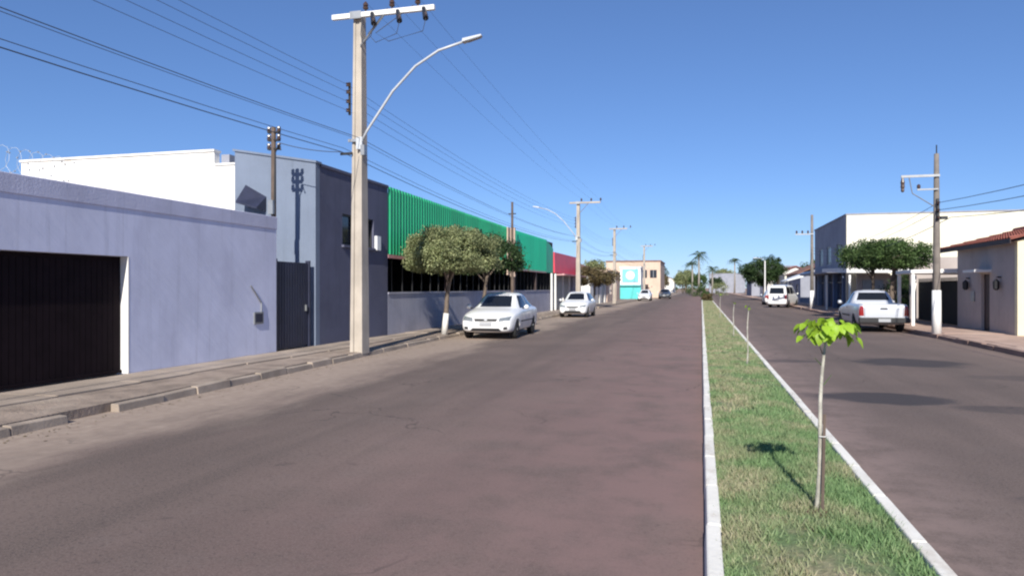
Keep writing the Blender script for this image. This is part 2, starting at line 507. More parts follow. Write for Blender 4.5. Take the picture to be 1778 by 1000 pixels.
def foliage(name, clumps, per, size, mat, seed, out=0.6):
    """leaf-sized quads spread through many clumps: clumps = [(x, y, z, r)]"""
    g = np.random.default_rng(seed)
    C = np.array(clumps, dtype=float)
    n = len(C) * per
    ci = np.repeat(np.arange(len(C)), per)
    d = g.normal(size=(n, 3)); d /= np.linalg.norm(d, axis=1, keepdims=True)
    rad = C[ci, 3:4] * (g.random((n, 1)) ** 0.45)
    P = C[ci, :3] + d * rad * np.array([1, 1, 0.85])
    nrm = d * out + g.normal(size=(n, 3)) * 0.6 + np.array([0, 0, 0.35])
    nrm /= np.linalg.norm(nrm, axis=1, keepdims=True)
    t = np.cross(nrm, g.normal(size=(n, 3))); t /= np.linalg.norm(t, axis=1, keepdims=True)
    b = np.cross(nrm, t)
    L = size * (0.6 + 0.8 * g.random((n, 1))); W = L * 0.5
    V = np.stack([P - t * L * 0.5, P + b * W * 0.5 + nrm * L * 0.08, P + t * L * 0.5, P - b * W * 0.5 + nrm * L * 0.08], axis=1)
    return np_mesh(name, V, 4, mat)

def crown_clumps(c, rx, ry, rz, n, r, seed, shell=0.55, flat=None):
    g = np.random.default_rng(seed)
    out = []
    while len(out) < n:
        d = g.normal(size=3); d /= np.linalg.norm(d)
        if flat is not None and d[2] < flat:
            d[2] = flat + (d[2] - flat) * 0.15
        k = shell + (1 - shell) * g.random() ** 0.6
        if g.random() < .22: k *= 1.04 + .14 * g.random()
        rr = r * (0.65 + 0.7 * g.random())
        out.append((c[0] + d[0] * rx * k, c[1] + d[1] * ry * k, c[2] + d[2] * rz * k, rr))
    return out

def limbs(mb, base, top, r0, r1, spread, rz, n, seed, bend=0.1):
    """tapered trunk with limbs into a crown centred at top"""
    g = random.Random(seed)
    b = Vector(base); t = Vector(top)
    pts = [b + (t - b) * k + Vector((g.uniform(-bend, bend), g.uniform(-bend, bend), 0)) * (0 if k in (0,) else k) for k in (0, .25, .5, .75, 1)]
    mb.tube(pts, [r0 * 1.25, r0, (r0 * .6 + r1 * .4), (r0 * .3 + r1 * .7), r1], 9)
    mb.trunk_pts = pts
    for i in range(n):
        a = 2 * math.pi * i / n + g.uniform(-.4, .4)
        k = g.uniform(.55, .95)
        s = b + (t - b) * k
        e = t + Vector((math.cos(a) * spread * g.uniform(.5, .85), math.sin(a) * spread * g.uniform(.5, .85), rz * g.uniform(-.3, .6)))
        m = (s + e) / 2 + Vector((0, 0, .12 * spread))
        mb.tube([s, m, e], [r1 * .8, r1 * .5, r1 * .2], 6)
    return mb

# ------------------------------------------------------------------ ground, roads, pavements
structure(MB().poly([(-3000, -600, -0.06), (3000, -600, -0.06), (3000, 5000, -0.06), (-3000, 5000, -0.06)]).build('ground', 'earth'))
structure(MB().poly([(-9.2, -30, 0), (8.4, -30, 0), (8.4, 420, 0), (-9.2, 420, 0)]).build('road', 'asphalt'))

def kx(y):
    return -7.4 - 0.04 * min(max(y, -5), 22)

# left pavement: slab row against the buildings, rough strip behind the kerb
PZ = 0.15
lp = MB()
ys = [-30, -5, 0, 5, 10, 15, 20, 25, 60, 120, 260]
for a, b in zip(ys[:-1], ys[1:]):
    lp.hexa([(-10.6, a, -.02), (kx(a) - .16, a, -.02), (kx(b) - .16, b, -.02), (-10.6, b, -.02),
             (-10.6, a, PZ - .02), (kx(a) - .16, a, PZ - .025), (kx(b) - .16, b, PZ - .025), (-10.6, b, PZ - .02)])
left_pav = structure(lp.build('pavement', 'rough_paving'))
rg = random.Random(5)
yy = 2.0
while yy < 48:
    L = rg.uniform(1.25, 1.7)
    t0 = rg.uniform(-.006, .008); t1 = rg.uniform(-.006, .008)
    e0 = -8.95 - rg.uniform(0, .12); e1 = e0 + rg.uniform(-.03, .03)
    MB().hexa([(-10.04, yy, .1), (e0, yy, .1), (e1, yy + L - .012, .1), (-10.04, yy + L - .012, .1),
               (-10.04, yy, PZ + t0), (e0, yy, PZ + t1), (e1, yy + L - .012, PZ + t0), (-10.04, yy + L - .012, PZ + t1)]).build('slab', 'paving', left_pav)
    yy += L
# far left slab row as one sheet
MB().box(-10.04, -9.0, 48.6, 200, .1, PZ).build('far_slab', 'paving', left_pav)

left_kerb = structure(MB().hexa([(kx(60) - .155, 60, -.02), (kx(60), 60, -.02), (kx(60), 260, -.02), (kx(60) - .155, 260, -.02),
                                 (kx(60) - .155, 60, .14), (kx(60) - .01, 60, .14), (kx(60) - .01, 260, .14), (kx(60) - .155, 260, .14)]).build('kerb', 'kerb_stone'))
yy = -2.0
while yy < 59.2:
    L = min(rg.uniform(.75, 1.1), 60 - yy)
    g0 = rg.choice([.01, .012, .02, .05])
    h0 = .12 + rg.uniform(-.025, .012); h1 = h0 + rg.uniform(-.015, .015)
    sh = rg.uniform(-.012, .014)
    a, b = yy, yy + L - g0
    if not (6.9 < yy < 8.0):      # a broken out drain opening
        MB().hexa([(kx(a) - .15 + sh, a, -.03), (kx(a) + sh, a, -.03), (kx(b) + sh, b, -.03), (kx(b) - .15 + sh, b, -.03),
                   (kx(a) - .15 + sh, a, h0), (kx(a) - .02 + sh, a, h0 - .005), (kx(b) - .02 + sh, b, h1 - .005), (kx(b) - .15 + sh, b, h1)]).build('kerb_stone', 'kerb_stone', left_kerb, bevel=.012)
    yy += L

# right pavement and kerb
KR = 7.65
rp = structure(MB().box(KR + .15, 10.6, -30, 260, -.02, PZ - .01).build('pavement', 'red_paving'))
yy = 14.0
while yy < 60:
    L = rg.uniform(1.5, 2.2)
    t0 = rg.uniform(-.008, .008)
    MB().box(KR + .42, 9.9, yy, yy + L - .015, .1, PZ + t0).build('slab', 'red_paving', rp)
    yy += L
rk = structure(MB().box(KR, KR + .145, 62, 260, -.02, .14).build('kerb', 'red_kerb'))
yy = 13.0
while yy < 61:
    L = rg.uniform(.8, 1.1)
    sh = rg.uniform(-.015, .015); h = .135 + rg.uniform(-.02, .01)
    MB().box(KR + sh, KR + .145 + sh * .3, yy, yy + L - .014, -.02, h).build('kerb_stone', 'red_kerb', rk, bevel=.01)
    yy += L

# median: soil, painted kerbs, grass
ML0, ML1, MR0, MR1 = 0.02, 0.13, 1.26, 1.37
M_END = 104
soil = MB()
g = np.random.default_rng(3)
nx, ys = 10, np.concatenate([np.arange(-6, 30, .3), np.arange(30, M_END, 2.0), [M_END]])
for j, y in enumerate(ys):
    for i in range(nx + 1):
        x = ML1 + (MR0 - ML1) * i / nx
        soil.v.append((x, float(y), .085 + .04 * math.sin(math.pi * i / nx) + (g.random() - .5) * .018))
for j in range(len(ys) - 1):
    for i in range(nx):
        a = j * (nx + 1) + i
        soil.f.append((a, a + 1, a + nx + 2, a + nx + 1))
structure(soil.build('median_soil', 'turf_soil', smooth=True))
mk = structure(MB().box(ML0, ML1, 60, M_END, -.02, .125).box(MR0, MR1, 60, M_END, -.02, .125).box(ML1, MR0, M_END - .15, M_END, -.02, .12).build('median_kerb', 'white_kerb'))
for x0, x1, s in ((ML0, ML1, 1), (MR0, MR1, -1)):
    yy = -3.0
    while yy < 59.9:
        L = min(rg.uniform(.95, 1.05), 60 - yy)
        sh = rg.uniform(-.004, .004); h = .125 + rg.uniform(-.002, .002)
        MB().hexa([(x0 + sh, yy, -.02), (x1 + sh, yy, -.02), (x1 + sh, yy + L - .003, -.02), (x0 + sh, yy + L - .003, -.02),
                   (x0 + .012 + sh, yy, h), (x1 - .006 + sh, yy, h), (x1 - .006 + sh, yy + L - .003, h + rg.uniform(-.002, .002)), (x0 + .012 + sh, yy + L - .003, h)]
                  ).build('kerb_stone', 'white_kerb', mk, bevel=.012)
        yy += L

def grass():
    g = np.random.default_rng(11)
    parts = []
    for y0, y1, dens, hh, ww in ((2.5, 9, 6500, .055, .006), (9, 18, 3200, .06, .009), (18, 40, 1300, .065, .015), (40, M_END - .5, 350, .07, .03)):
        n = int((y1 - y0) * 1.13 * dens)
        x = ML1 - .012 + (MR0 - ML1 + .024) * g.random(n); y = y0 + (y1 - y0) * g.random(n)
        # tufty density
        k = .5 + .5 * np.sin(x * 9 + 2 * np.sin(y * 2.3)) * np.sin(y * 5.1 + 1.7 * np.sin(x * 6))
        bare = np.sin(x * 3.1 + 1.3 * np.sin(y * .9)) * np.sin(y * 1.37 + x * 2.2) + .5 * np.sin(y * 3.7 + x * 5)
        keep = g.random(n) < (.45 + .55 * k) * np.where(bare > .62, .18, 1.0)
        x, y, k = x[keep], y[keep], k[keep]; n = len(x)
        z = .08 + .04 * np.sin(np.pi * (x - ML1) / (MR0 - ML1))
        h = hh * (.45 + .8 * g.random(n)) * (.7 + .5 * k)
        a = g.random(n) * 6.283; w = ww * (.6 + .8 * g.random(n))
        lx, ly = (g.random(n) - .5) * 1.5 * h, (g.random(n) - .5) * 1.5 * h
        P = np.stack([x, y, z], 1)
        dx = np.stack([np.cos(a) * w, np.sin(a) * w, np.zeros(n)], 1)
        T = np.stack([x + lx, y + ly, z + h], 1)
        parts.append(np.stack([P - dx, P + dx, T], 1).reshape(-1, 3))
    me = np_mesh('median_grass', np.concatenate(parts), 3, 'grass_blades')
    tag(link_mesh('median_grass', me), 'short patchy green and straw grass covering the narrow median', 'grass', kind='stuff')
grass()

# ------------------------------------------------------------------ left: blue house with garage
FX = -10.05
h = thing('garage_house', 'lavender blue plastered house wall with a wide dark garage door', 'house', (FX, 9, 0))
w = MB()
w.box(-10.32, FX, 1.5, 5.2, .1, 3.12).box(-10.32, FX, 5.2, 10.87, 2.27, 3.12).box(-10.32, FX, 10.87, 15.55, .1, 3.12)
w.box(-20, -10.32, 15.3, 15.55, .1, 3.12)
w.build('wall', 'blue_plaster', h)
MB().box(-10.36, FX + .018, 1.5, 15.57, 3.12, 3.43).build('fascia', 'blue_fascia', h, bevel=.015)
MB().box(-20, -10.37, 1.5, 15.55, 3.124, 3.3).build('roof', 'fibre_roof', h)
MB().box(-10.316, FX + .004, 10.845, 10.868, .15, 2.266).build('jamb', 'white_paint', h)
MB().box(-10.316, FX + .004, 5.202, 5.225, .15, 2.266).build('jamb', 'white_paint', h)
gd = MB().box(-10.23, -10.215, 5.23, 10.84, .17, 2.262).build('garage_door', 'garage_metal', h)
sm = None
y = 5.235
while y < 10.8:
    w_ = .118
    if y + w_ > 10.84: break
    if sm is None:
        sm = MB().box(0, .012, 0, w_ - .012, 0, 1.96).mesh('slat', 'garage_metal')
    link_mesh('slat', sm, gd, (-10.214 - FX, y - 9, .22))
    y += w_
MB().box(-10.214, -10.18, 5.235, 10.838, .17, .219).build('bottom_rail', 'garage_metal', gd)
mbx = MB().box(FX, FX + .03, 14.62, 14.98, .86, 1.14).build('meter_box', 'grey_metal', h)
MB().box(FX + .03, FX + .036, 14.66, 14.94, .9, 1.1).build('meter_door', 'navy_metal', mbx)
MB().tube([(FX + .02, 14.9, 1.14), (FX + .02, 14.9, 1.35), (FX + .02, 14.5, 1.75)], .016, 6).build('conduit', 'grey_metal', h)
MB().box(-12.7, -12.5, 4, 12.5, 3.3, 3.82).build('rear_parapet', 'blue_plaster', h)

rz = MB()
pts = [(-12.6 + .26 * math.cos(k * .55), 5.2 + k * .021, 4.1 + .26 * math.sin(k * .55)) for k in range(330)]
rz.tube(pts, .004, 4)
for k in range(0, 330, 3):
    p = pts[k]; rz.box(p[0] - .004, p[0] + .004, p[1] - .02, p[1] + .02, p[2] - .012, p[2] + .012)
tag(rz.build('razor_wire', 'galvanised'), 'coil of shiny razor wire above the blue house roof at left', 'razor wire')

# ------------------------------------------------------------------ passage gate between the blue and the slate building
gt = thing('passage_gate', 'tall navy metal gate between the lavender wall and the slate building', 'gate', (-10.05, 16.3, .15))
MB().box(-10.16, -10.12, 15.62, 17.1, .19, 2.36).build('gate_leaf', 'navy_metal', gt)
for k in range(12):
    y0 = 15.63 + k * .122
    MB().box(-10.119, -10.1, y0, y0 + .1, .2, 2.35).build('slat', 'navy_metal', gt)
for y0 in (15.56, 17.102):
    MB().box(-10.18, -10.06, y0, y0 + .058, .15, 2.42).build('gate_post', 'navy_metal', gt)
MB().box(-10.099, -10.06, 16.95, 16.99, 1.1, 1.26).build('handle', 'grey_metal', gt)

# service mast behind the gate (its shadow falls on the pale blue side wall)
sm_ = thing('service_mast', 'dark thin service mast with insulators rising behind the navy gate', 'mast', (-10.45, 16.05, 0))
MB().tube([(-10.45, 16.05, 0), (-10.45, 16.05, 5.75)], [.075, .06], 8).build('post', 'wood_post', sm_)
for z in (5.62, 5.42, 5.2):
    MB().box(-10.6, -10.28, 16.0, 16.1, z - .02, z + .02).build('bracket', 'black_metal', sm_)
    for dx in (-.13, .15):
        MB().lathe([(.02, -.01), (.05, 0), (.055, .04), (.03, .06), (.05, .08), (.045, .11), (.01, .13)], 'Z', 8, (-10.45 + dx, 16.05, z + .02)).build('insulator', 'porcelain', sm_)
MB().box(-10.52, -10.38, 15.9, 15.98, 3.55, 3.9).build('box', 'grey_metal', sm_)
MB().tube([(-10.38, 15.98, 3.9), (-10.36, 15.98, 5.1), (-10.25, 15.98, 5.3), (-10.2, 15.98, 5.15)], .02, 6).build('conduit', 'black_metal', sm_)

# ------------------------------------------------------------------ slate building with pale side
sb = thing('slate_building', 'dark slate building front with pale blue side wall behind the tall pole', 'building', (-10.05, 19.7, 0))
fr = MB()
# front wall with window opening y 18.9..20.9 , z 2.95..3.85
fr.box(-10.3, FX, 17.62, 18.9, .1, 5.0).box(-10.3, FX, 20.95, 22.0, .1, 5.0).box(-10.3, FX, 18.9, 20.95, .1, 2.95).box(-10.3, FX, 18.9, 20.95, 3.85, 5.0)
fr.build('wall', 'slate_plaster', sb)
sw = MB()
sw.hexa([(-12.55, 17.4, .1), (FX + .002, 17.4, .1), (FX + .002, 17.618, .1), (-12.55, 17.618, .1),
         (-12.55, 17.4, 5.5), (FX + .002, 17.4, 5.06), (FX + .002, 17.618, 5.06), (-12.55, 17.618, 5.5)])
tag(sw.build('side_wall', 'light_blue_plaster', sb), 'pale blue side wall')
MB().hexa([(-12.6, 17.36, 5.502), (FX + .04, 17.36, 5.062), (FX + .04, 17.66, 5.062), (-12.6, 17.66, 5.502),
           (-12.6, 17.36, 5.56), (FX + .04, 17.36, 5.12), (FX + .04, 17.66, 5.12), (-12.6, 17.66, 5.56)]).build('coping', 'light_blue_plaster', sb)
MB().box(-10.33, FX + .035, 17.662, 22.02, 5.0, 5.09).build('front_coping', 'slate_plaster', sb, bevel=.01)
MB().box(-12.5, -10.302, 21.8, 22.0, .1, 4.9).box(-12.5, -12.3, 17.62, 21.798, .1, 4.9).build('rear_wall', 'grey_plaster', sb)
MB().box(-12.29, -10.31, 17.63, 21.79, 4.6, 4.7).build('roof', 'fibre_roof', sb)
wd = MB().box(-10.2, -10.16, 18.902, 20.948, 2.952, 3.848).build('window', 'window_glass', sb)
fm = MB()
for y0 in (18.902, 19.56, 20.22, 20.9):
    fm.box(-10.158, -10.11, y0, y0 + .048, 3.0, 3.8)
fm.box(-10.158, -10.11, 18.902, 20.948, 2.952, 2.998).box(-10.158, -10.11, 18.902, 20.948, 3.802, 3.848)
fm.build('frame', 'black_metal', wd)
MB().box(FX + .001, FX + .09, 21.02, 21.3, 2.9, 3.35).build('air_conditioner', 'sign_white', sb)
MB().box(FX, FX + .08, 18.85, 20.96, 2.88, 2.948).build('sill', 'slate_plaster', sb)
MB().hexa([(-12.2, 16.95, 4.0), (-11.55, 16.95, 3.82), (-11.55, 17.39, 3.82), (-12.2, 17.39, 4.0),
           (-12.2, 16.95, 4.05), (-11.55, 16.95, 3.87), (-11.55, 17.39, 4.2), (-12.2, 17.39, 4.55)]).build('side_canopy', 'navy_metal', sb)

# ------------------------------------------------------------------ white building behind
wbld = thing('white_building', 'tall bare white sunlit wall rising behind the lavender garage house', 'building', (-18, 19, 0))
MB().box(-21.3, -14.05, 18.5, 18.75, 0, 5.76).box(-14.05, -12.93, 18.5, 18.75, 0, 5.34).box(-13.15, -12.93, 18.75, 21.9, 0, 5.2).box(-21.3, -13.15, 21.7, 21.9, 0, 5.2).build('wall', 'white_plaster', wbld)
MB().box(-21.35, -14.03, 18.46, 18.79, 5.76, 5.83).box(-14.029, -12.9, 18.46, 18.79, 5.34, 5.4).build('coping', 'white_plaster', wbld)
MB().hexa([(-21.0, 18.76, 5.1), (-13.16, 18.76, 5.1), (-13.16, 21.69, 5.0), (-21.0, 21.69, 5.0), (-21.0, 18.76, 5.2), (-13.16, 18.76, 5.2), (-13.16, 21.69, 5.1), (-21.0, 21.69, 5.1)]).build('roof', 'fibre_roof', wbld)
pr = MB().box(-14.03, -13.75, 18.8, 20.5, 5.2, 5.72).build('parapet_step', 'grey_plaster', wbld)

# ------------------------------------------------------------------ green-fronted shop
gs = thing('green_shop', 'long shop with a ribbed green metal fascia above a dark open front', 'shop', (-10.05, 35, 0))
def ribbed(y0, y1, z0, z1, n):
    mb = MB()
    st = (y1 - y0) / n
    prof = []
    for k in range(n):
        a = y0 + k * st
        prof += [(a, 0), (a + st * .45, 0), (a + st * .55, .035), (a + st * .9, .035)]
    prof.append((y1, 0))
    b = len(mb.v)
    for yv, dx in prof:
        mb.v += [(-10.06 + dx, yv, z0), (-10.06 + dx, yv, z1)]
    for k in range(len(prof) - 1):
        a = b + 2 * k
        mb.f.append((a, a + 2, a + 3, a + 1))
    return mb
fas = MB().box(-10.2, -10.07, 22.02, 49.4, 2.85, 4.85).build('fascia', 'dark_interior', gs)
y = 22.04
while y < 37.0:
    ribbed(y, y + .98, 2.82 + .0, 5.06 - (y - 22) * .008, 4).build('panel', 'green_sheet', fas)
    y += 1.0
y = 37.6
while y < 46.5:
    ribbed(y, y + 1.19, 2.74, 4.92, 3).build('panel', 'bright_green_sheet', fas)
    y += 1.2
for k in range(3):
    y0 = 47.2 + k * .75; z1 = 4.9 - k * .16
    MB().hexa([(-10.06, y0, 2.74), (-10.03, y0, 2.74), (-10.03, y0 + .74, 2.74), (-10.06, y0 + .74, 2.74),
               (-10.06, y0, z1), (-10.03, y0, z1), (-10.03, y0 + .74, z1 - .15), (-10.06, y0 + .74, z1 - .15)]).build('panel', 'bright_green_sheet', fas)
MB().box(-10.05, -9.98, 37.06, 37.56, 2.4, 4.95).build('joint_cover', 'peach_plaster', fas)
MB().box(-10.16, -10.03, 22.02, 47.2, 2.7, 2.815).build('fascia_edge', 'pink_sheet', fas)
# low wall, dark interior, columns
MB().box(-10.28, FX, 22.03, 49.4, .1, 1.5).build('low_wall', 'low_wall_plaster', gs, bevel=.01)
MB().box(-10.31, FX + .03, 22.03, 49.4, 1.5, 1.56).build('wall_cap', 'low_wall_plaster', gs)
MB().box(-19.8, -10.3, 22.03, 49.4, .05, .15).build('floor', 'tile_floor', gs)
MB().box(-20, -10.22, 22.03, 49.4, 4.3, 4.5).build('roof', 'fibre_roof', gs)
MB().box(-20, -19.8, 22.03, 49.4, .15, 4.3).box(-19.8, -10.3, 49.2, 49.4, .15, 4.3).box(-19.8, -10.3, 22.04, 22.2, .15, 4.3).build('rear_wall', 'dark_interior', gs)
for y0 in (28.0, 33.4, 38.8, 44.2):
    MB().box(-10.27, -10.07, y0, y0 + .2, 1.561, 2.849).build('column', 'dark_brown', gs)
    for k in range(1, 5):
        pass
for y0 in np.arange(22.6, 49.0, .9):
    MB().box(-10.2, -10.17, float(y0), float(y0) + .03, 1.561, 2.849).build('bar', 'black_metal', gs)
# posts under the far end
for y0 in (48.3, 49.6):
    MB().box(-9.98, -9.86, y0, y0 + .12, .15, 2.7).build('post', 'white_paint', gs)

sp = thing('service_post', 'slim dark post with pale meter column against the green fascia', 'post', (-9.7, 36.9, 0))
MB().tube([(-9.7, 36.9, .1), (-9.7, 36.9, 6.25)], [.09, .06], 8).build('post', 'wood_post', sp)
MB().box(-9.82, -9.58, 36.96, 37.15, 2.3, 4.9).build('meter_column', 'peach_plaster', sp)
MB().box(-9.9, -9.5, 36.85, 36.95, 5.6, 5.65).build('bracket', 'black_metal', sp)

# red shop beyond
rs = thing('red_shop', 'small shop with a bright red fascia past the green one', 'shop', (-10.05, 55, 0))
MB().box(-16, -15.8, 49.6, 60, .1, 4.0).box(-15.8, -10.3, 59.8, 60, .1, 4.0).box(-10.3, -10.05, 57.6, 60, .1, 2.75).build('wall', 'grey_plaster', rs)
MB().box(-16, -10.2, 49.6, 60, 3.6, 3.75).build('roof', 'fibre_roof', rs)
y = 49.62
while y < 59.5:
    MB().hexa([(-10.1, y, 2.76), (-9.95, y, 2.76), (-9.95, y + 1.28, 2.76), (-10.1, y + 1.28, 2.76),
               (-10.1, y, 4.22), (-9.99, y, 4.22), (-9.99, y + 1.28, 4.22), (-10.1, y + 1.28, 4.22)]).build('fascia_panel', 'red_sheet', rs)
    y += 1.3
MB().box(-10.2, -10.101, 49.62, 59.9, 2.7, 4.1).build('fascia_frame', 'dark_interior', rs)
MB().box(-10.25, -10.2, 49.7, 57.5, .16, 2.69).build('roller_door', 'grey_metal', rs)
for y0 in (52.4, 55.0):
    MB().box(-9.95, -9.85, y0, y0 + .1, .15, 2.75).build('post', 'white_paint', rs)
MB().box(-10.0, -9.2, 49.8, 59.0, 2.6, 2.68).build('awning', 'pink_sheet', rs)

# ------------------------------------------------------------------ utility poles
def pole(x, y, hgt, label, cw=(-.65, 2.05), lamp=0, detail=True, name='utility_pole'):
    t = thing(name, label, 'utility pole', (x, y, .1), 'concrete utility poles along the street')
    b0, b1, d0, d1 = .165, .105, .2, .125     # half sizes: x then y, base then top
    p = MB()
    n = 6
    rings = []
    for k in range(n + 1):
        s_ = k / n
        bx, by = b0 + (b1 - b0) * s_, d0 + (d1 - d0) * s_
        z = .08 + (hgt - .08) * s_
        rc = .045 * (1 - .4 * s_)
        ring = [(-bx, -by), (-bx * .5, -by), (-bx * .42, -by + rc), (bx * .42, -by + rc), (bx * .5, -by), (bx, -by),
                (bx, by), (bx * .5, by), (bx * .42, by - rc), (-bx * .42, by - rc), (-bx * .5, by), (-bx, by)]
        base = len(p.v)
        p.v += [(x + a, y + c, z) for a, c in ring]
        rings.append(base)
    for k in range(n):
        for i in range(12):
            j = (i + 1) % 12
            p.f.append((rings[k] + i, rings[k] + j, rings[k + 1] + j, rings[k + 1] + i))
    p.f.append(tuple(rings[n] + i for i in range(12)))
    p.build('shaft', 'concrete', t)
    zc = hgt - .1
    ca = MB().box(x + cw[0], x + cw[1], y - .225, y - .13, zc - .06, zc + .06).build('crossarm', 'white_paint' if detail else 'concrete', t, bevel=.008)
    MB().tube([(x + .1, y - .16, zc - .75), (x + .75, y - .2, zc - .06)], .022, 6).build('brace', 'grey_metal', t)
    MB().box(x - .15, x + .15, y - .24, y - .225, zc - .09, zc + .09).build('clamp', 'grey_metal', t)
    ins = [(.25, .05), (.95, .05), (1.62, .05)]
    for dx, _ in ins:
        MB().lathe([(.02, 0), (.02, .06), (.06, .07), (.075, .11), (.04, .13), (.065, .15), (.06, .2), (.03, .24), (.01, .26)], 'Z', 10, (x + dx, y - .18, zc + .06)).build('insulator', 'porcelain', t)
    if detail:
        for dx in (.48, 1.15, 1.82):
            c = MB().tube([(x + dx - .02, y - .26, zc - .02), (x + dx + .1, y - .42, zc - .34)], [.05, .07], 8).build('fuse_cutout', 'polymer_black', t)
            MB().tube([(x + dx + .02, y - .3, zc - .1), (x + dx + .14, y - .5, zc - .3)], .02, 6).build('fuse_tube', 'porcelain', c)
            MB().tube([(x + dx + .1, y - .42, zc - .34), (x + dx + .02, y - .4, zc - .62), (x + dx * .5, y - .3, zc - .75), (x + dx * .3, y - .24, zc - .5), (x + dx - .3, y - .2, zc + .1)], .009, 5).build('jumper', 'cable', t)
    # low voltage rack on the building side
    rk_ = MB().box(x - b0 - .01, x - b0 + .03, y - .26, y - .2, 5.95, 6.75).build('rack', 'black_metal', t)
    for z in (6.05, 6.27, 6.5, 6.68):
        MB().lathe([(.03, -.04), (.055, -.035), (.03, 0), (.055, .035), (.03, .04)], 'Z', 8, (x - b0 + .0, y - .3, z)).build('spool', 'porcelain', rk_)
    MB().box(x - .2, x + .2, y - .23, y - .19, 5.29, 5.36).build('cable_bracket', 'grey_metal', t)
    MB().box(x - .42, x - .1, y - .22, y - .18, 4.98, 5.04).build('cable_bracket', 'black_metal', t)
    MB().box(x + .15, x + .25, y - .26, y - .1, 4.95, 5.2).build('junction_box', 'grey_metal', t)
    if lamp:
        s_ = lamp
        pts = [(x + .14 * s_, y - .18, 5.28), (x + .3 * s_, y - .2, 5.55), (x + 1.0 * s_, y - .25, 6.45), (x + 1.6 * s_, y - .28, 7.0), (x + 2.2 * s_, y - .3, 7.32), (x + 2.85 * s_, y - .3, 7.48)]
        arm = MB().tube(pts, .032, 8).build('lamp_arm', 'galvanised', t, smooth=True)
        MB().box(x + .1 * s_ - .08, x + .1 * s_ + .08, y - .24, y - .195, 5.1, 5.4).build('arm_clamp', 'galvanised', arm)
        hd = MB().hexa([(x + 2.80 * s_, y - .4, 7.440), (x + 3.28 * s_, y - .37, 7.560), (x + 3.28 * s_, y - .23, 7.560), (x + 2.80 * s_, y - .2, 7.440),
                        (x + 2.80 * s_, y - .36, 7.540), (x + 3.25 * s_, y - .34, 7.610), (x + 3.25 * s_, y - .26, 7.610), (x + 2.80 * s_, y - .24, 7.540)]).build('lamp_head', 'lamp_grey', t, bevel=.015)
        MB().hexa([(x + 2.92 * s_, y - .37, 7.455), (x + 3.25 * s_, y - .36, 7.536), (x + 3.25 * s_, y - .24, 7.536), (x + 2.92 * s_, y - .23, 7.455),
                   (x + 2.92 * s_, y - .37, 7.480), (x + 3.25 * s_, y - .36, 7.560), (x + 3.25 * s_, y - .24, 7.560), (x + 2.92 * s_, y - .23, 7.480)]).build('lamp_lens', 'lamp_lens', hd)
    return t
pole(-8.22, 16.35, 8.5, 'tall concrete pole with street lamp arm in front of the slate building', lamp=1)
pole(-8.5, 50.9, 7.85, 'concrete pole with wide crossarm standing beside the red shop', cw=(-.6, 1.6), lamp=-1, detail=False)
pole(-8.5, 73.0, 7.75, 'faint concrete pole beyond the red shop, third along the left', cw=(-.5, 1.3), detail=False)
pole(-8.5, 112.0, 8.2, 'farthest concrete pole on the left, past the turquoise kiosk', cw=(-.5, 1.3), detail=False)

# wires: each strung from behind the viewer to the far poles, with sag
def wire(pts, r, label, group, sag=.25, name='power_line'):
    path = []
    for (a, b) in zip(pts[:-1], pts[1:]):
        a, b = Vector(a), Vector(b)
        n = 14
        for k in range(n):
            s_ = k / n
            p = a.lerp(b, s_); p.z -= sag * 4 * s_ * (1 - s_)
            path.append(p)
    path.append(Vector(pts[-1]))
    tag(MB().tube(path, r, 5).build(name, 'cable'), label, 'wire', group)
GL = 'overhead wires along the left poles'
for i, (z, zn, lab) in enumerate(((6.05, 'lowest', 'lowest of the four rack wires left of the tall pole'), (6.27, '', 'second lowest rack wire left of the tall pole'),
                                  (6.5, '', 'second highest rack wire left of the tall pole'), (6.68, '', 'highest rack wire left of the tall pole'))):
    wire([(-8.4, -20, z - .05), (-8.4, 16.05, z), (-8.68, 50.6, z - .05), (-8.68, 72.7, z - .1), (-8.68, 111.7, z)], .0045, lab, GL, .35)
for x, z, r, lab in ((-8.1, 5.37, .007, 'thick telephone cable clamped just under the lamp arm'), (-8.35, 5.42, .005, 'thin telephone cable running beside the thick one below the rack'),
                     (-8.6, 5.06, .009, 'thick black cable bundle, lowest of the wires at left'), (-8.55, 5.15, .006, 'slim cable just above the lowest black bundle')):
    wire([(x, -20, z), (x, 16.13, z), (x - .3, 50.7, z - .05), (x - .3, 72.8, z - .1), (x - .3, 111.8, z)], r, lab, GL, .42)
for dx, lab in ((.25, 'high voltage wire on the inner insulator of the tall pole'), (.95, 'high voltage wire on the middle insulator of the tall pole'), (1.62, 'high voltage wire on the outer insulator of the tall pole')):
    wire([(-8.22 + dx, 16.17, 8.7), (-8.5 + dx * .9, 50.7, 8.05), (-8.5 + dx * .8, 72.8, 7.95), (-8.5 + dx * .8, 111.8, 8.4)], .003, lab, 'high voltage wires between the left poles', .3)
wire([(-10.28, 16.05, 5.35), (-8.6, 16.15, 5.06)], .01, 'short service drop from the tall pole to the dark mast', None, .06)

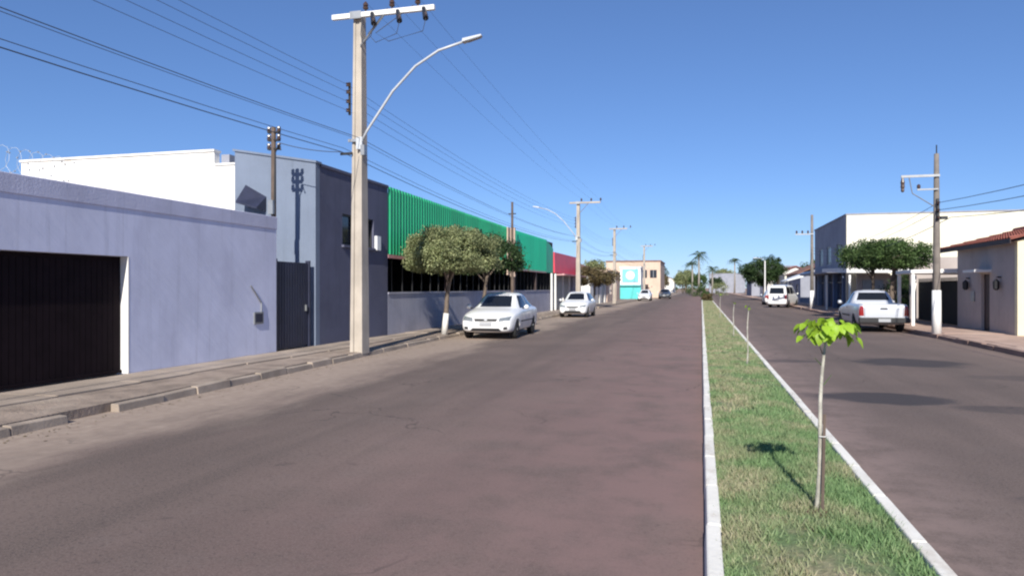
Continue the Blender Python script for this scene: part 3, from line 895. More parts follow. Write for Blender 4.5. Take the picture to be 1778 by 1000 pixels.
# ------------------------------------------------------------------ left street trees
def street_tree(name, base, top, rx, ry, rz, label, mat, seed, leaf=.11, n=90, per=110, cr=.34, r0=.085, wash=0.0, flat=None, shell=.5, group=None, trunk_mat='bark'):
    t = thing(name, label, 'tree', base, group)
    lm = limbs(MB(), base, top, r0, r0 * .6, rx * .9, rz, 7, seed)
    lm.build('trunk', trunk_mat, t, smooth=True)
    me = foliage('crown', [(a - base[0], b - base[1], c - base[2], r) for a, b, c, r in crown_clumps(top, rx, ry, rz, n, cr, seed, shell, flat)], per, leaf, mat, seed + 1)
    link_mesh('crown', me, t)
    if wash:
        b, c = lm.trunk_pts[0], lm.trunk_pts[1]
        MB().tube([b, b.lerp(c, wash / (c.z - b.z))], [r0 * 1.32, r0 * 1.1], 10).build('painted_trunk_base', 'whitewash', t, smooth=True)
    return t
street_tree('street_tree', (-8.5, 23.2, .12), (-8.25, 23.2, 2.85), 1.5, 1.4, .85, 'round pruned pale olive tree with whitewashed trunk beside the white sedan', 'leaf_olive', 21,
            leaf=.07, n=320, per=210, cr=.27, wash=.72, flat=-.45, shell=.72)
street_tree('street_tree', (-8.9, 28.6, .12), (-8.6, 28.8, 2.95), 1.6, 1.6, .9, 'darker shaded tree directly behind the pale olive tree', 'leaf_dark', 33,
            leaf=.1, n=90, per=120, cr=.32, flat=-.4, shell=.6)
street_tree('street_tree', (-8.9, 61.5, .12), (-8.9, 61.5, 2.6), 1.9, 1.8, .85, 'wide low brownish green tree behind the white hatchback past the red shop', 'leaf_brown', 41,
            leaf=.15, n=80, per=90, cr=.42, flat=-.5)

# ------------------------------------------------------------------ cars
def loft_car(stations, tag_name):
    """stations: (y, w, zb, zsh, zt, wg, wt) rear to front -> closed smooth body"""
    v, f = [], []
    n = 18
    for (y, w, zb, zsh, zt, wg, wt) in stations:
        tall = max(zt - zsh, .02)
        half = [(0, zb), (w * .8, zb), (w * .955, zb + .05), (w, zb + (zsh - zb) * .5), (w * .985, zsh - .07), (w * .95, zsh - .005),
                (wg, zsh + min(.02, tall * .3)), (wt + (wg - wt) * .12, zt - min(.07, tall * .4)), (wt * .86, zt - .004), (0, zt + .018)]
        ring = half + [(-a, b) for a, b in half[-2:0:-1]]
        v += [(a, y, b) for a, b in ring]
    m = len(stations)
    for i in range(m - 1):
        for k in range(n):
            k2 = (k + 1) % n
            f.append((i * n + k, i * n + k2, (i + 1) * n + k2, (i + 1) * n + k))
    f.append(tuple(range(n))[::-1]); f.append(tuple((m - 1) * n + k for k in range(n)))
    me = bpy.data.meshes.new(tag_name); me.from_pydata(v, [], f)
    bm = bmesh.new(); bm.from_mesh(me); bmesh.ops.recalc_face_normals(bm, faces=bm.faces); bm.to_mesh(me); bm.free()
    return me

def carve(me, cutters, levels=2):
    ob = bpy.data.objects.new('tmp', me); COL.objects.link(ob)
    s = ob.modifiers.new('s', 'SUBSURF'); s.levels = levels; s.render_levels = levels
    tmp = []
    for mb in cutters:
        cm = mb.mesh('cut', 'car_trim')
        co = bpy.data.objects.new('cut', cm); COL.objects.link(co); tmp.append(co)
        b = ob.modifiers.new('b', 'BOOLEAN'); b.operation = 'DIFFERENCE'; b.object = co; b.solver = 'EXACT'
    dg = bpy.context.evaluated_depsgraph_get(); dg.update()
    out = bpy.data.meshes.new_from_object(ob.evaluated_get(dg), depsgraph=dg)
    for o in tmp + [ob]:
        bpy.data.objects.remove(o)
    return out

def bvh_of(me):
    return BVHTree.FromPolygons([v.co.copy() for v in me.vertices], [tuple(p.vertices) for p in me.polygons])

def conform(bvh, c4, d, nu=6, nv=4, off=.006):
    """a panel lying on the body: corner quad c4 projected along d"""
    d = Vector(d).normalized(); c = [Vector(p) for p in c4]
    mb = MB(); idx = {}
    for j in range(nv + 1):
        for i in range(nu + 1):
            a, b = i / nu, j / nv
            p = c[0].lerp(c[1], a).lerp(c[3].lerp(c[2], a), b)
            hit = bvh.ray_cast(p - d * 3, d)
            if hit[0] is None: continue
            idx[i, j] = len(mb.v)
            mb.v.append(tuple(hit[0] - d * off))
    for j in range(nv):
        for i in range(nu):
            k = [(i, j), (i + 1, j), (i + 1, j + 1), (i, j + 1)]
            if all(q in idx for q in k):
                q = [Vector(mb.v[idx[x]]) for x in k]
                if max((q[a] - q[b]).length for a in range(4) for b in range(a)) < .6:
                    mb.f.append(tuple(idx[x] for x in k))
    return mb

WHEEL = {}
def wheel_meshes(r, w):
    if (r, w) in WHEEL: return WHEEL[r, w]
    ty = MB().lathe([(r * .62, -w * .5), (r * .9, -w * .52), (r, -w * .36), (r, w * .36), (r * .9, w * .52), (r * .62, w * .5)], 'X', 28).mesh('tyre', 'tyre', smooth=True)
    rm = MB()
    rm.lathe([(r * .66, w * .34), (r * .66, w * .5), (r * .6, w * .5), (r * .58, w * .38)], 'X', 24)
    for k in range(8):
        a = 2 * math.pi * k / 8
        ca, sa = math.cos(a), math.sin(a)
        t = r * .07
        def q(rad, off, h): return (h, ca * rad - sa * off, sa * rad + ca * off)
        rm.hexa([q(r * .1, -t, w * .4), q(r * .62, -t, w * .36), q(r * .62, t, w * .36), q(r * .1, t, w * .4),
                 q(r * .1, -t, w * .5), q(r * .62, -t, w * .44), q(r * .62, t, w * .44), q(r * .1, t, w * .5)])
    rm.lathe([(r * .16, w * .36), (r * .16, w * .52), (r * .08, w * .54)], 'X', 12)
    WHEEL[r, w] = (ty, rm.mesh('rim', 'rim'))
    return WHEEL[r, w]

def car(name, label, cat, loc, rz, st, wheels, wr, paint, spec, group='vehicles parked along the kerbs', bed=None):
    t = thing(name, label, cat, loc, group, rz)
    ORIGIN[t.name] = (0, 0, 0)           # parts are built in the car's own space
    cuts = []
    W = max(s[1] for s in st)
    for y in wheels:
        cuts.append(MB().lathe([(wr * 1.16, W - .3), (wr * 1.16, W + .2)], 'X', 28, (0, y, wr)))
        cuts.append(MB().lathe([(wr * 1.16, -W - .2), (wr * 1.16, -W + .3)], 'X', 28, (0, y, wr)))
    if bed: cuts.append(MB().box(*bed))
    me = carve(loft_car(st, 'body'), cuts)
    me.materials.clear(); me.materials.append(MATS[paint])
    me.shade_smooth()
    me.name = 'body'
    try:
        me.set_sharp_from_angle(angle=R(38))
    except Exception:
        pass
    body = link_mesh('body', me, t)
    bv = bvh_of(me)
    ty, rm = wheel_meshes(wr, .19)
    for y in wheels:
        for s in (1, -1):
            wh = link_mesh('wheel', ty, t, (s * (W - .12), y, wr), (0, 0, 0 if s > 0 else math.pi))
            link_mesh('rim', rm, wh)
            MB().lathe([(wr * 1.12, W - .29), (wr * 1.12, W - .285)], 'X', 20, (0, y, wr)) if False else None
            MB().box(s * (W - .3) - .01, s * (W - .3) + .01, y - wr, y + wr, wr * .9, wr * 1.9).build('arch_liner', 'car_trim', body)
    for nm, mat, c4, d, off in spec:
        both = nm.endswith('*')
        nm = nm.rstrip('*')
        for s in ((1, -1) if both else (1,)):
            cc = [(p[0] * s, p[1], p[2]) for p in c4]
            dd = (d[0] * s, d[1], d[2])
            mb = conform(bv, cc, dd, 8, 6, off)
            if mb.f:
                mb.build(nm, mat, t, smooth=True)
    return t, bv

F, B, S = (0, -1, 0), (0, 1, 0), (-1, 0, 0)     # projection directions: from front, from rear, from the right side
def extras(t, mirror, plate_f=None, plate_r=None, paint='car_white'):
    for s in (1, -1):
        x, y, z = mirror
        mr = MB().lathe([(.01, -.08), (.07, -.06), (.085, 0), (.06, .06), (.01, .08)], 'X', 10, (s * x, y, z)).build('mirror', paint, t, smooth=True)
        MB().box(min(s * (x - .13), s * (x - .02)), max(s * (x - .13), s * (x - .02)), y - .03, y + .03, z - .06, z - .02).build('mirror_arm', 'car_trim', mr)
    if plate_f: MB().box(-.2, .2, plate_f[0], plate_f[0] + .02, plate_f[1], plate_f[1] + .12).build('number_plate', 'plate', t)
    if plate_r: MB().box(-.2, .2, plate_r[0] - .02, plate_r[0], plate_r[1], plate_r[1] + .12).build('number_plate', 'plate', t)

SEDAN = [(-2.22, .70, .36, .80, .84, .62, .5), (-2.15, .80, .26, .88, .94, .72, .62), (-1.95, .85, .2, .92, 1.01, .76, .66), (-1.7, .86, .19, .93, 1.05, .78, .62),
         (-1.15, .865, .19, .93, 1.37, .79, .55), (-.85, .865, .19, .93, 1.45, .80, .57), (-.3, .865, .19, .92, 1.47, .80, .585), (.12, .865, .19, .91, 1.43, .80, .57),
         (.45, .865, .19, .90, 1.24, .80, .60), (.85, .865, .19, .88, 1.0, .79, .66), (1.05, .865, .19, .86, .955, .78, .68), (1.5, .86, .19, .80, .90, .77, .66),
         (1.85, .83, .2, .72, .80, .72, .6), (2.05, .77, .23, .64, .70, .64, .52), (2.14, .68, .3, .56, .60, .54, .42)]
sed_spec = [
    ('windscreen', 'car_glass', [(-.66, 2, 1.0), (.66, 2, 1.0), (.53, 2, 1.405), (-.53, 2, 1.405)], F, .006),
    ('rear_window', 'car_glass', [(-.62, -2, 1.08), (.62, -2, 1.08), (.5, -2, 1.39), (-.5, -2, 1.39)], B, .006),
    ('side_window*', 'car_glass', [(1, .62, .96), (1, -.30, .97), (1, -.30, 1.37), (1, .16, 1.365)], S, .006),
    ('side_window*', 'car_glass', [(1, -.37, .97), (1, -1.28, .99), (1, -1.0, 1.31), (1, -.37, 1.37)], S, .006),
    ('headlamp*', 'headlamp', [(.40, 3, .57), (.74, 3, .60), (.76, 3, .73), (.43, 3, .68)], F, .008),
    ('grille', 'car_trim', [(-.34, 3, .575), (.34, 3, .575), (.38, 3, .655), (-.38, 3, .655)], F, .008),
    ('lower_intake', 'car_trim', [(-.5, 3, .27), (.5, 3, .27), (.42, 3, .36), (-.42, 3, .36)], F, .008),
    ('number_plate', 'plate', [(-.2, 3, .43), (.2, 3, .43), (.2, 3, .54), (-.2, 3, .54)], F, .014),
    ('bumper_seam', 'car_trim', [(-.8, 3, .552), (.8, 3, .552), (.8, 3, .56), (-.8, 3, .56)], F, .004),
    ('badge', 'rim', [(-.045, 3, .6), (.045, 3, .6), (.045, 3, .65), (-.045, 3, .65)], F, .016),
    ('wheel_sill*', 'car_trim', [(1, .95, .2), (1, -.85, .2), (1, -.85, .26), (1, .95, .26)], S, .004),
    ('fog_lamp*', 'car_trim', [(.56, 3, .32), (.68, 3, .33), (.68, 3, .41), (.56, 3, .4)], F, .008),
    ('taillamp*', 'taillamp', [(.5, -3, .74), (.8, -3, .72), (.8, -3, .9), (.52, -3, .9)], B, .008),
    ('door_seam*', 'car_trim', [(1, .66, .34), (1, .672, .34), (1, .672, .93), (1, .66, .93)], S, .003),
    ('door_seam*', 'car_trim', [(1, -.34, .34), (1, -.352, .34), (1, -.352, .95), (1, -.34, .95)], S, .003),
    ('door_seam*', 'car_trim', [(1, -1.0, .6), (1, -1.012, .6), (1, -1.2, .95), (1, -1.188, .95)], S, .003),
    ('door_handle*', 'car_white', [(1, -.08, .80), (1, -.28, .80), (1, -.28, .835), (1, -.08, .835)], S, .03),
    ('door_handle*', 'car_white', [(1, -.88, .81), (1, -1.06, .81), (1, -1.06, .845), (1, -.88, .845)], S, .03),
    ('side_moulding*', 'car_trim', [(1, .9, .52), (1, -.95, .52), (1, -.95, .56), (1, .9, .56)], S, .008),
]
c1, _ = car('parked_sedan', 'white sedan facing the viewer, parked beside the pale olive tree', 'car', (-6.95, 24.95, 0), math.pi + R(2), SEDAN, (-1.25, 1.36), .3, 'car_white', sed_spec)
c1.scale = (1.07, 1.07, 1.05)
extras(c1, (.97, .6, .99), None, (-2.24, .6))
HATCH = [(-1.92, .70, .36, .78, .82, .62, .5), (-1.86, .80, .26, .9, .98, .74, .64), (-1.7, .84, .2, .94, 1.2, .77, .6), (-1.45, .845, .19, .94, 1.40, .78, .55),
         (-.95, .845, .19, .93, 1.47, .79, .57), (-.3, .845, .19, .92, 1.49, .79, .58), (.12, .845, .19, .91, 1.45, .79, .565),
         (.45, .845, .19, .90, 1.25, .79, .59), (.83, .845, .19, .88, 1.01, .78, .65), (1.05, .845, .19, .86, .96, .77, .67), (1.45, .84, .19, .80, .90, .75, .65),
         (1.72, .81, .2, .72, .80, .70, .58), (1.9, .75, .23, .64, .70, .62, .5), (1.98, .66, .3, .56, .60, .52, .4)]
hat_spec = [
    ('windscreen', 'car_glass', [(-.65, 2, 1.02), (.65, 2, 1.02), (.52, 2, 1.42), (-.52, 2, 1.42)], F, .006),
    ('rear_window', 'car_glass', [(-.6, -2, 1.05), (.6, -2, 1.05), (.5, -2, 1.38), (-.5, -2, 1.38)], B, .006),
    ('side_window*', 'car_glass', [(1, .62, .96), (1, -.28, .97), (1, -.28, 1.38), (1, .16, 1.375)], S, .006),
    ('side_window*', 'car_glass', [(1, -.35, .97), (1, -1.42, 1.0), (1, -1.25, 1.33), (1, -.35, 1.38)], S, .006),
    ('headlamp*', 'headlamp', [(.38, 3, .58), (.73, 3, .61), (.75, 3, .74), (.41, 3, .68)], F, .008),
    ('grille', 'car_trim', [(-.32, 3, .56), (.32, 3, .56), (.36, 3, .65), (-.36, 3, .65)], F, .008),
    ('lower_intake', 'car_trim', [(-.55, 3, .26), (.55, 3, .26), (.42, 3, .40), (-.42, 3, .40)], F, .008),
    ('taillamp*', 'taillamp', [(.58, -3, .72), (.8, -3, .72), (.76, -3, 1.0), (.62, -3, 1.0)], B, .008),
    ('door_seam*', 'car_trim', [(1, -.31, .34), (1, -.322, .34), (1, -.322, .95), (1, -.31, .95)], S, .003),
    ('door_seam*', 'car_trim', [(1, .62, .34), (1, .632, .34), (1, .632, .93), (1, .62, .93)], S, .003),
]
c2, _ = car('parked_hatchback', 'white hatchback facing the viewer, parked below the red shop sign', 'car', (-7.15, 42.7, 0), math.pi, HATCH, (-1.2, 1.3), .3, 'car_white', hat_spec)
extras(c2, (.95, .6, .99), (2.0, .44), (-1.94, .6))
PICK = [(-2.26, .78, .5, .93, .96, .74, .7), (-2.22, .84, .42, 1.0, 1.05, .78, .74), (-2.0, .855, .26, 1.02, 1.075, .80, .76), (-1.2, .86, .24, 1.02, 1.08, .80, .76), (-.62, .86, .24, 1.02, 1.09, .80, .74),
        (-.54, .86, .24, 1.01, 1.14, .80, .70), (-.34, .86, .24, 1.0, 1.53, .80, .57), (-.1, .86, .24, .99, 1.57, .80, .59), (.2, .86, .24, .98, 1.55, .80, .58), (.55, .86, .24, .96, 1.34, .79, .6),
        (.95, .86, .24, .94, 1.08, .79, .66), (1.15, .86, .24, .92, 1.03, .78, .68), (1.6, .855, .24, .86, .96, .77, .66), (1.95, .82, .25, .77, .85, .72, .6),
        (2.12, .76, .28, .68, .75, .64, .52), (2.2, .68, .36, .6, .64, .54, .42)]
pick_spec = [
    ('rear_window', 'car_glass', [(-.58, -2, 1.18), (.58, -2, 1.18), (.47, -2, 1.47), (-.47, -2, 1.47)], B, .006),
    ('windscreen', 'car_glass', [(-.65, 2, 1.1), (.65, 2, 1.1), (.53, 2, 1.5), (-.53, 2, 1.5)], F, .006),
    ('side_window*', 'car_glass', [(1, .72, 1.04), (1, -.32, 1.06), (1, -.25, 1.46), (1, .22, 1.46)], S, .006),
    ('taillamp*', 'taillamp', [(.66, -3, .62), (.84, -3, .62), (.84, -3, .98), (.68, -3, .98)], B, .008),
    ('headlamp*', 'headlamp', [(.40, 3, .63), (.74, 3, .66), (.76, 3, .79), (.43, 3, .74)], F, .008),
    ('tailgate_seam*', 'car_trim', [(.63, -3, .58), (.642, -3, .58), (.642, -3, 1.0), (.63, -3, 1.0)], B, .004),
    ('tailgate_handle', 'car_trim', [(-.12, -3, .86), (.12, -3, .86), (.12, -3, .92), (-.12, -3, .92)], B, .012),
    ('door_seam*', 'car_trim', [(1, -.42, .4), (1, -.432, .4), (1, -.432, 1.02), (1, -.42, 1.02)], S, .003),
    ('door_seam*', 'car_trim', [(1, .74, .4), (1, .752, .4), (1, .752, .98), (1, .74, .98)], S, .003),
    ('door_handle*', 'car_trim', [(1, -.12, .88), (1, -.34, .88), (1, -.34, .92), (1, -.12, .92)], S, .03),
    ('side_moulding*', 'car_trim', [(1, .85, .56), (1, -.7, .56), (1, -.7, .62), (1, .85, .62)], S, .008),
]
pk, _ = car('parked_pickup', 'small silver pickup seen from behind, parked on the right near the lit pole', 'pickup', (6.7, 32.4, 0), R(0), PICK, (-1.32, 1.4), .32, 'car_silver', pick_spec, bed=(-.68, .68, -2.16, -.66, .72, 1.3))
pk.scale = (1.05, 1.05, 1.03)
extras(pk, (.97, .68, 1.08), None, None, 'car_silver')
rb = MB().box(-.84, .84, -2.36, -2.2, .36, .56).build('rear_bumper', 'car_trim', pk, bevel=.03)
MB().box(-.2, .2, -2.375, -2.361, .4, .52).build('number_plate', 'plate', pk)

VAN = [(-2.1, .72, .4, 1.0, 1.06, .66, .58), (-2.06, .82, .3, 1.1, 1.3, .78, .66), (-1.98, .86, .26, 1.14, 1.72, .83, .68), (-1.75, .87, .24, 1.15, 1.93, .85, .68), (-1.0, .87, .24, 1.15, 1.98, .85, .69),
       (.2, .87, .24, 1.14, 1.98, .85, .69), (.8, .87, .24, 1.12, 1.93, .85, .68), (1.15, .87, .24, 1.1, 1.66, .84, .66), (1.5, .87, .24, 1.06, 1.25, .83, .68), (1.72, .86, .24, 1.0, 1.1, .8, .68),
       (1.95, .83, .26, .88, .96, .76, .62), (2.08, .76, .3, .74, .8, .66, .54), (2.14, .68, .36, .62, .66, .56, .44)]
van_spec = [
    ('windscreen', 'car_glass', [(-.7, 2, 1.24), (.7, 2, 1.24), (.58, 2, 1.86), (-.58, 2, 1.86)], F, .006),
    ('rear_window', 'car_glass', [(-.62, -2, 1.2), (.62, -2, 1.2), (.56, -2, 1.72), (-.56, -2, 1.72)], B, .006),
    ('side_window*', 'car_glass', [(1, 1.2, 1.2), (1, .3, 1.2), (1, .3, 1.78), (1, .85, 1.78)], S, .006),
    ('side_window*', 'car_glass', [(1, .2, 1.2), (1, -.75, 1.2), (1, -.75, 1.78), (1, .2, 1.78)], S, .006),
    ('side_window*', 'car_glass', [(1, -.85, 1.2), (1, -1.8, 1.22), (1, -1.72, 1.76), (1, -.85, 1.78)], S, .006),
    ('taillamp*', 'taillamp', [(.66, -3, .75), (.82, -3, .75), (.82, -3, 1.1), (.68, -3, 1.1)], B, .008),
    ('headlamp*', 'headlamp', [(.42, 3, .66), (.74, 3, .68), (.76, 3, .82), (.45, 3, .78)], F, .008),
    ('number_plate', 'plate', [(-.2, -3, .56), (.2, -3, .56), (.2, -3, .68), (-.2, -3, .68)], B, .012),
    ('tailgate_seam*', 'car_trim', [(.66, -3, .45), (.672, -3, .45), (.672, -3, .74), (.66, -3, .74)], B, .004),
]
c3, _ = car('parked_van', 'white van seen from behind, parked far ahead on the right', 'van', (7.0, 68.0, 0), R(-20), VAN, (-1.3, 1.4), .32, 'car_white', van_spec)
extras(c3, (.98, 1.1, 1.2), None, None)
def again(src, label, loc, rz, paint=None):
    c = copy_tree(src); c['label'] = label; c.location = loc; c.rotation_euler = (0, 0, rz)
    if paint:
        for ch in c.children:
            if ch.name.startswith('body'):
                ch.data = ch.data.copy(); ch.data.materials[0] = MATS[paint]
    return c
again(c2, 'white hatchback parked just beyond the far right van', (6.9, 77.5, 0), 0)
again(c1, 'dark sedan driving far off on the left lane', (-5.6, 116, 0), math.pi, 'car_dark')
again(c2, 'pale hatchback at the far left kerb just before the turquoise kiosk', (-7.25, 97, 0), math.pi)
again(c2, 'tiny dark red hatchback at the far end of the left lane', (-6.9, 128, 0), math.pi, 'car_red')

# ------------------------------------------------------------------ median saplings
def leaf_shape():
    mb = MB()
    L, Wd = .15, .062
    prof = [(0, 0), (.12, .7), (.35, 1.0), (.6, .85), (.85, .42), (1.0, 0)]
    for s, w in prof:
        z = -.035 * s * s * 2
        mb.v += [(-Wd * w, L * s, z + .016 * w), (0, L * s, z - .002), (Wd * w, L * s, z + .016 * w)]
    for k in range(len(prof) - 1):
        a = 3 * k
        mb.f += [(a, a + 1, a + 4, a + 3), (a + 1, a + 2, a + 5, a + 4)]
    me = mb.mesh('leaf', 'leaf_lime', smooth=True)
    return me
LEAF = leaf_shape()
def sapling(x, y, hgt, label, nleaf, seed, spread=.2, lean=.06, sc=1.0):
    g = random.Random(seed)
    t = thing('sapling', label, 'sapling', (x, y, .1), 'young trees planted in the median')
    pts = []
    for k in range(9):
        s = k / 8
        pts.append((x + lean * s + .012 * math.sin(s * 7), y + .015 * math.sin(s * 5 + 1), .1 + (hgt - .1) * s))
    MB().tube(pts, [.019, .017, .016, .0155, .0145, .0135, .012, .01, .006], 7).build('stem', 'sapling_bark', t, smooth=True)
    top = Vector(pts[-1])
    if nleaf > 12:
        MB().tube([(x + .035, y - .03, .06), (x + .052, y - .028, .82)], [.012, .011], 6).build('stake', 'wood_post', t)
        MB().tube([(x + .02, y - .02, .66), (x + .055, y - .045, .665), (x + .06, y - .01, .67), (x + .02, y + .02, .675)], .004, 5).build('tie', 'white_paint', t)
        for k, (zz, aa) in enumerate(((1.02, .4), (1.14, 3.3), (1.22, 1.9))):
            MB().tube([(x + .05, y, zz), (x + .05 + .06 * math.cos(aa), y + .06 * math.sin(aa), zz + .07)], [.004, .002], 5).build('twig', 'leaf_green', t)
    for i in range(7 if nleaf > 12 else 3):
        a = i * 2.4 + g.uniform(-.3, .3)
        r = spread * g.uniform(.5, .95)
        e = top + Vector((math.cos(a) * r, math.sin(a) * r, g.uniform(-.02, .08)))
        MB().tube([top - Vector((0, 0, .06)), (top + e) / 2 + Vector((0, 0, .03)), e], [.005, .004, .0025], 5).build('twig', 'leaf_green', t)
    for i in range(nleaf):
        a = i * 2.399 + g.uniform(-.3, .3)
        r = spread * math.sqrt(g.random())
        ob = link_mesh('leaf', LEAF, t, (top.x - x + math.cos(a) * r * 1.1, top.y - y + math.sin(a) * r, top.z - .06 + g.uniform(-.06, .05) - .25 * r * r / .2))
        ob.rotation_euler = (g.uniform(-1.15, -.1), g.uniform(-.35, .35), a - math.pi / 2 + g.uniform(-.4, .4))
        k = sc * g.uniform(.7, 1.05); ob.scale = (k, k, k)
    return t
sapling(.78, 5.45, 1.40, 'bright lime green sapling on a pale bare stem, nearest in the median', 84, 4, .17, .06, .52)
sapling(.9, 15.5, 1.3, 'thin bare sapling with few leaves, second along the median', 3, 7, .05, .03, .36)
sapling(1.0, 24.5, 1.2, 'thin sparse sapling, third along the median', 4, 9, .06, .02, .36)
sapling(.95, 40, 1.3, 'tiny distant sapling, fourth along the median', 7, 12, .1, .03, .5)
for x, y, r, lab in ((.72, 15.6, .22, 'dark bare soil ring around the second median sapling'), (.7, 21.2, .24, 'dark bare soil spot in the median turf before the third sapling'), (.8, 5.45, .14, 'small bare soil ring at the foot of the lime green sapling')):
    mu = MB()
    gg = random.Random(int(y * 10))
    n = 18
    ring = []
    mu.v.append((x, y, .15))
    for k in range(n):
        a = 2 * math.pi * k / n; rr = r * gg.uniform(.75, 1.2)
        mu.v.append((x + math.cos(a) * rr, y + math.sin(a) * rr * 1.2, .105))
    for k in range(n): mu.f.append((0, 1 + k, 1 + (k + 1) % n))
    tag(mu.build('mulch_ring', 'mulch', smooth=True), lab, 'soil')

# ------------------------------------------------------------------ right: house with tiled roof and carport
HX = 10.0
hs = thing('tiled_house', 'taupe fronted house with red tiled roof and pale sunlit end wall', 'house', (HX, 30, 0))
w = MB()
# front wall with a door opening y 29.35..30.15
w.box(HX, HX + .2, 27.2, 29.35, .1, 3.25).box(HX, HX + .2, 30.15, 32.7, .1, 3.25).box(HX, HX + .2, 29.35, 30.15, 2.2, 3.25)
w.box(HX + .2, HX + .4, 32.5, 32.7, .1, 3.25)
w.build('wall', 'taupe_plaster', hs)
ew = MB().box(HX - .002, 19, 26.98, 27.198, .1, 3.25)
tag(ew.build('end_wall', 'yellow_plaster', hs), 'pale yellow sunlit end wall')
MB().box(18.8, 19, 27.2, 40.5, .1, 3.25).box(HX + .2, 18.8, 40.3, 40.5, .1, 3.25).box(HX + .4, 18.8, 32.5, 32.7, .1, 3.25).build('rear_wall', 'taupe_plaster', hs)
d = MB().box(HX + .1, HX + .15, 29.352, 30.148, .15, 2.198).build('door', 'dark_brown', hs)
MB().box(HX + .06, HX + .099, 29.45, 29.48, 1.0, 1.15).build('handle', 'grey_metal', d)
MB().box(HX - .55, HX - .002, 29.15, 30.35, 2.27, 2.36).build('door_canopy', 'white_paint', hs)
for y0 in (28.35, 31.35):
    l = MB().box(HX - .12, HX - .002, y0 - .04, y0 + .04, 2.05, 2.1).build('wall_lamp', 'black_metal', hs)
    MB().lathe([(.04, 0), (.1, .05), (.11, .3), (.05, .36), (.01, .4)], 'Z', 8, (HX - .14, y0, 1.62)).build('lantern', 'black_metal', l)
MB().box(HX - .05, HX - .002, 30.75, 31.1, 1.2, 1.55).build('meter_box', 'grey_metal', hs)
# roof: two slopes, ridge along the street, tiles as rows of half-round cover tiles
roof = MB()
EV, RDG, RX0, RX1, RM = 3.28, 4.02, HX - .28, 19.2, 12.6
roof.hexa([(RX0, 26.75, EV), (RM, 26.75, RDG), (RM, 34.2, RDG), (RX0, 34.2, EV), (RX0, 26.75, EV + .05), (RM, 26.75, RDG + .05), (RM, 34.2, RDG + .05), (RX0, 34.2, EV + .05)])
roof.hexa([(RM, 26.75, RDG), (15.4, 26.75, EV), (15.4, 34.2, EV), (RM, 34.2, RDG), (RM, 26.75, RDG + .05), (15.4, 26.75, EV + .05), (15.4, 34.2, EV + .05), (RM, 34.2, RDG + .05)])
rf = roof.build('roof', 'roof_tile', hs)
tm = None
sl = math.atan2(RDG - EV, RM - RX0); Ln = math.hypot(RDG - EV, RM - RX0)
for k in range(33):
    y0 = 26.8 + k * .225
    mb = MB()
    for j in range(6):
        s0, s1 = j / 6 * Ln - .03, (j + 1) / 6 * Ln
        for (s_, rr, up) in ((s0, .085, .06), (s1, .07, .035)):
            for q in range(5):
                a = math.pi * q / 4
                mb.v.append((RX0 + s_ * math.cos(sl) - math.sin(sl) * (rr * .6 * math.sin(a) + up), y0 + rr * math.cos(a), EV + s_ * math.sin(sl) + math.cos(sl) * (rr * .6 * math.sin(a) + up)))
        b = len(mb.v) - 10
        for q in range(4):
            mb.f.append((b + q, b + q + 1, b + 5 + q + 1, b + 5 + q))
    mb.build('tile_row', 'roof_tile', rf, smooth=True)
MB().tube([(RM, 26.7, RDG + .06), (RM, 34.25, RDG + .06)], .11, 8).build('ridge', 'roof_tile', rf)
MB().box(RX0 - .02, RX0 - .001, 26.75, 34.2, EV - .12, EV + .03).build('fascia_board', 'dark_brown', rf)
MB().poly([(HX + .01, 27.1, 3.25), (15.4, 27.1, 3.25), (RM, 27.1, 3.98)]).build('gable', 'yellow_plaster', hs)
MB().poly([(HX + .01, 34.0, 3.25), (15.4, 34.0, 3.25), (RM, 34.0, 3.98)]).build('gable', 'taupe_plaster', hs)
# carport
cp = MB().hexa([(8.3, 32.702, 2.3), (15.5, 32.702, 2.3), (15.5, 39.2, 2.3), (8.3, 35.1, 2.3), (8.3, 32.702, 2.44), (15.5, 32.702, 2.62), (15.5, 39.2, 2.62), (8.3, 35.1, 2.44)]).build('carport_roof', 'white_roof', hs, bevel=.015)
MB().box(8.34, 8.46, 32.75, 32.87, .14, 2.298).build('carport_post', 'white_paint', hs)
MB().box(8.34, 8.46, 34.85, 34.97, .14, 2.298).build('carport_post', 'white_paint', hs)
MB().box(HX - .05, HX + .13, 38.95, 39.13, .15, 2.319).build('carport_post', 'white_paint', hs)
gw = MB().box(HX + .2, HX + .24, 32.75, 38.9, .17, 2.0).build('carport_gate', 'black_metal', hs)
for k in range(40):
    y0 = 32.78 + k * .153
    MB().box(HX + .175, HX + .199, y0, y0 + .03, .18, 2.15).build('bar', 'black_metal', gw)
MB().box(HX - .0, HX + .17, 35.8, 35.98, .15, 2.319).build('carport_post', 'dark_brown', hs)

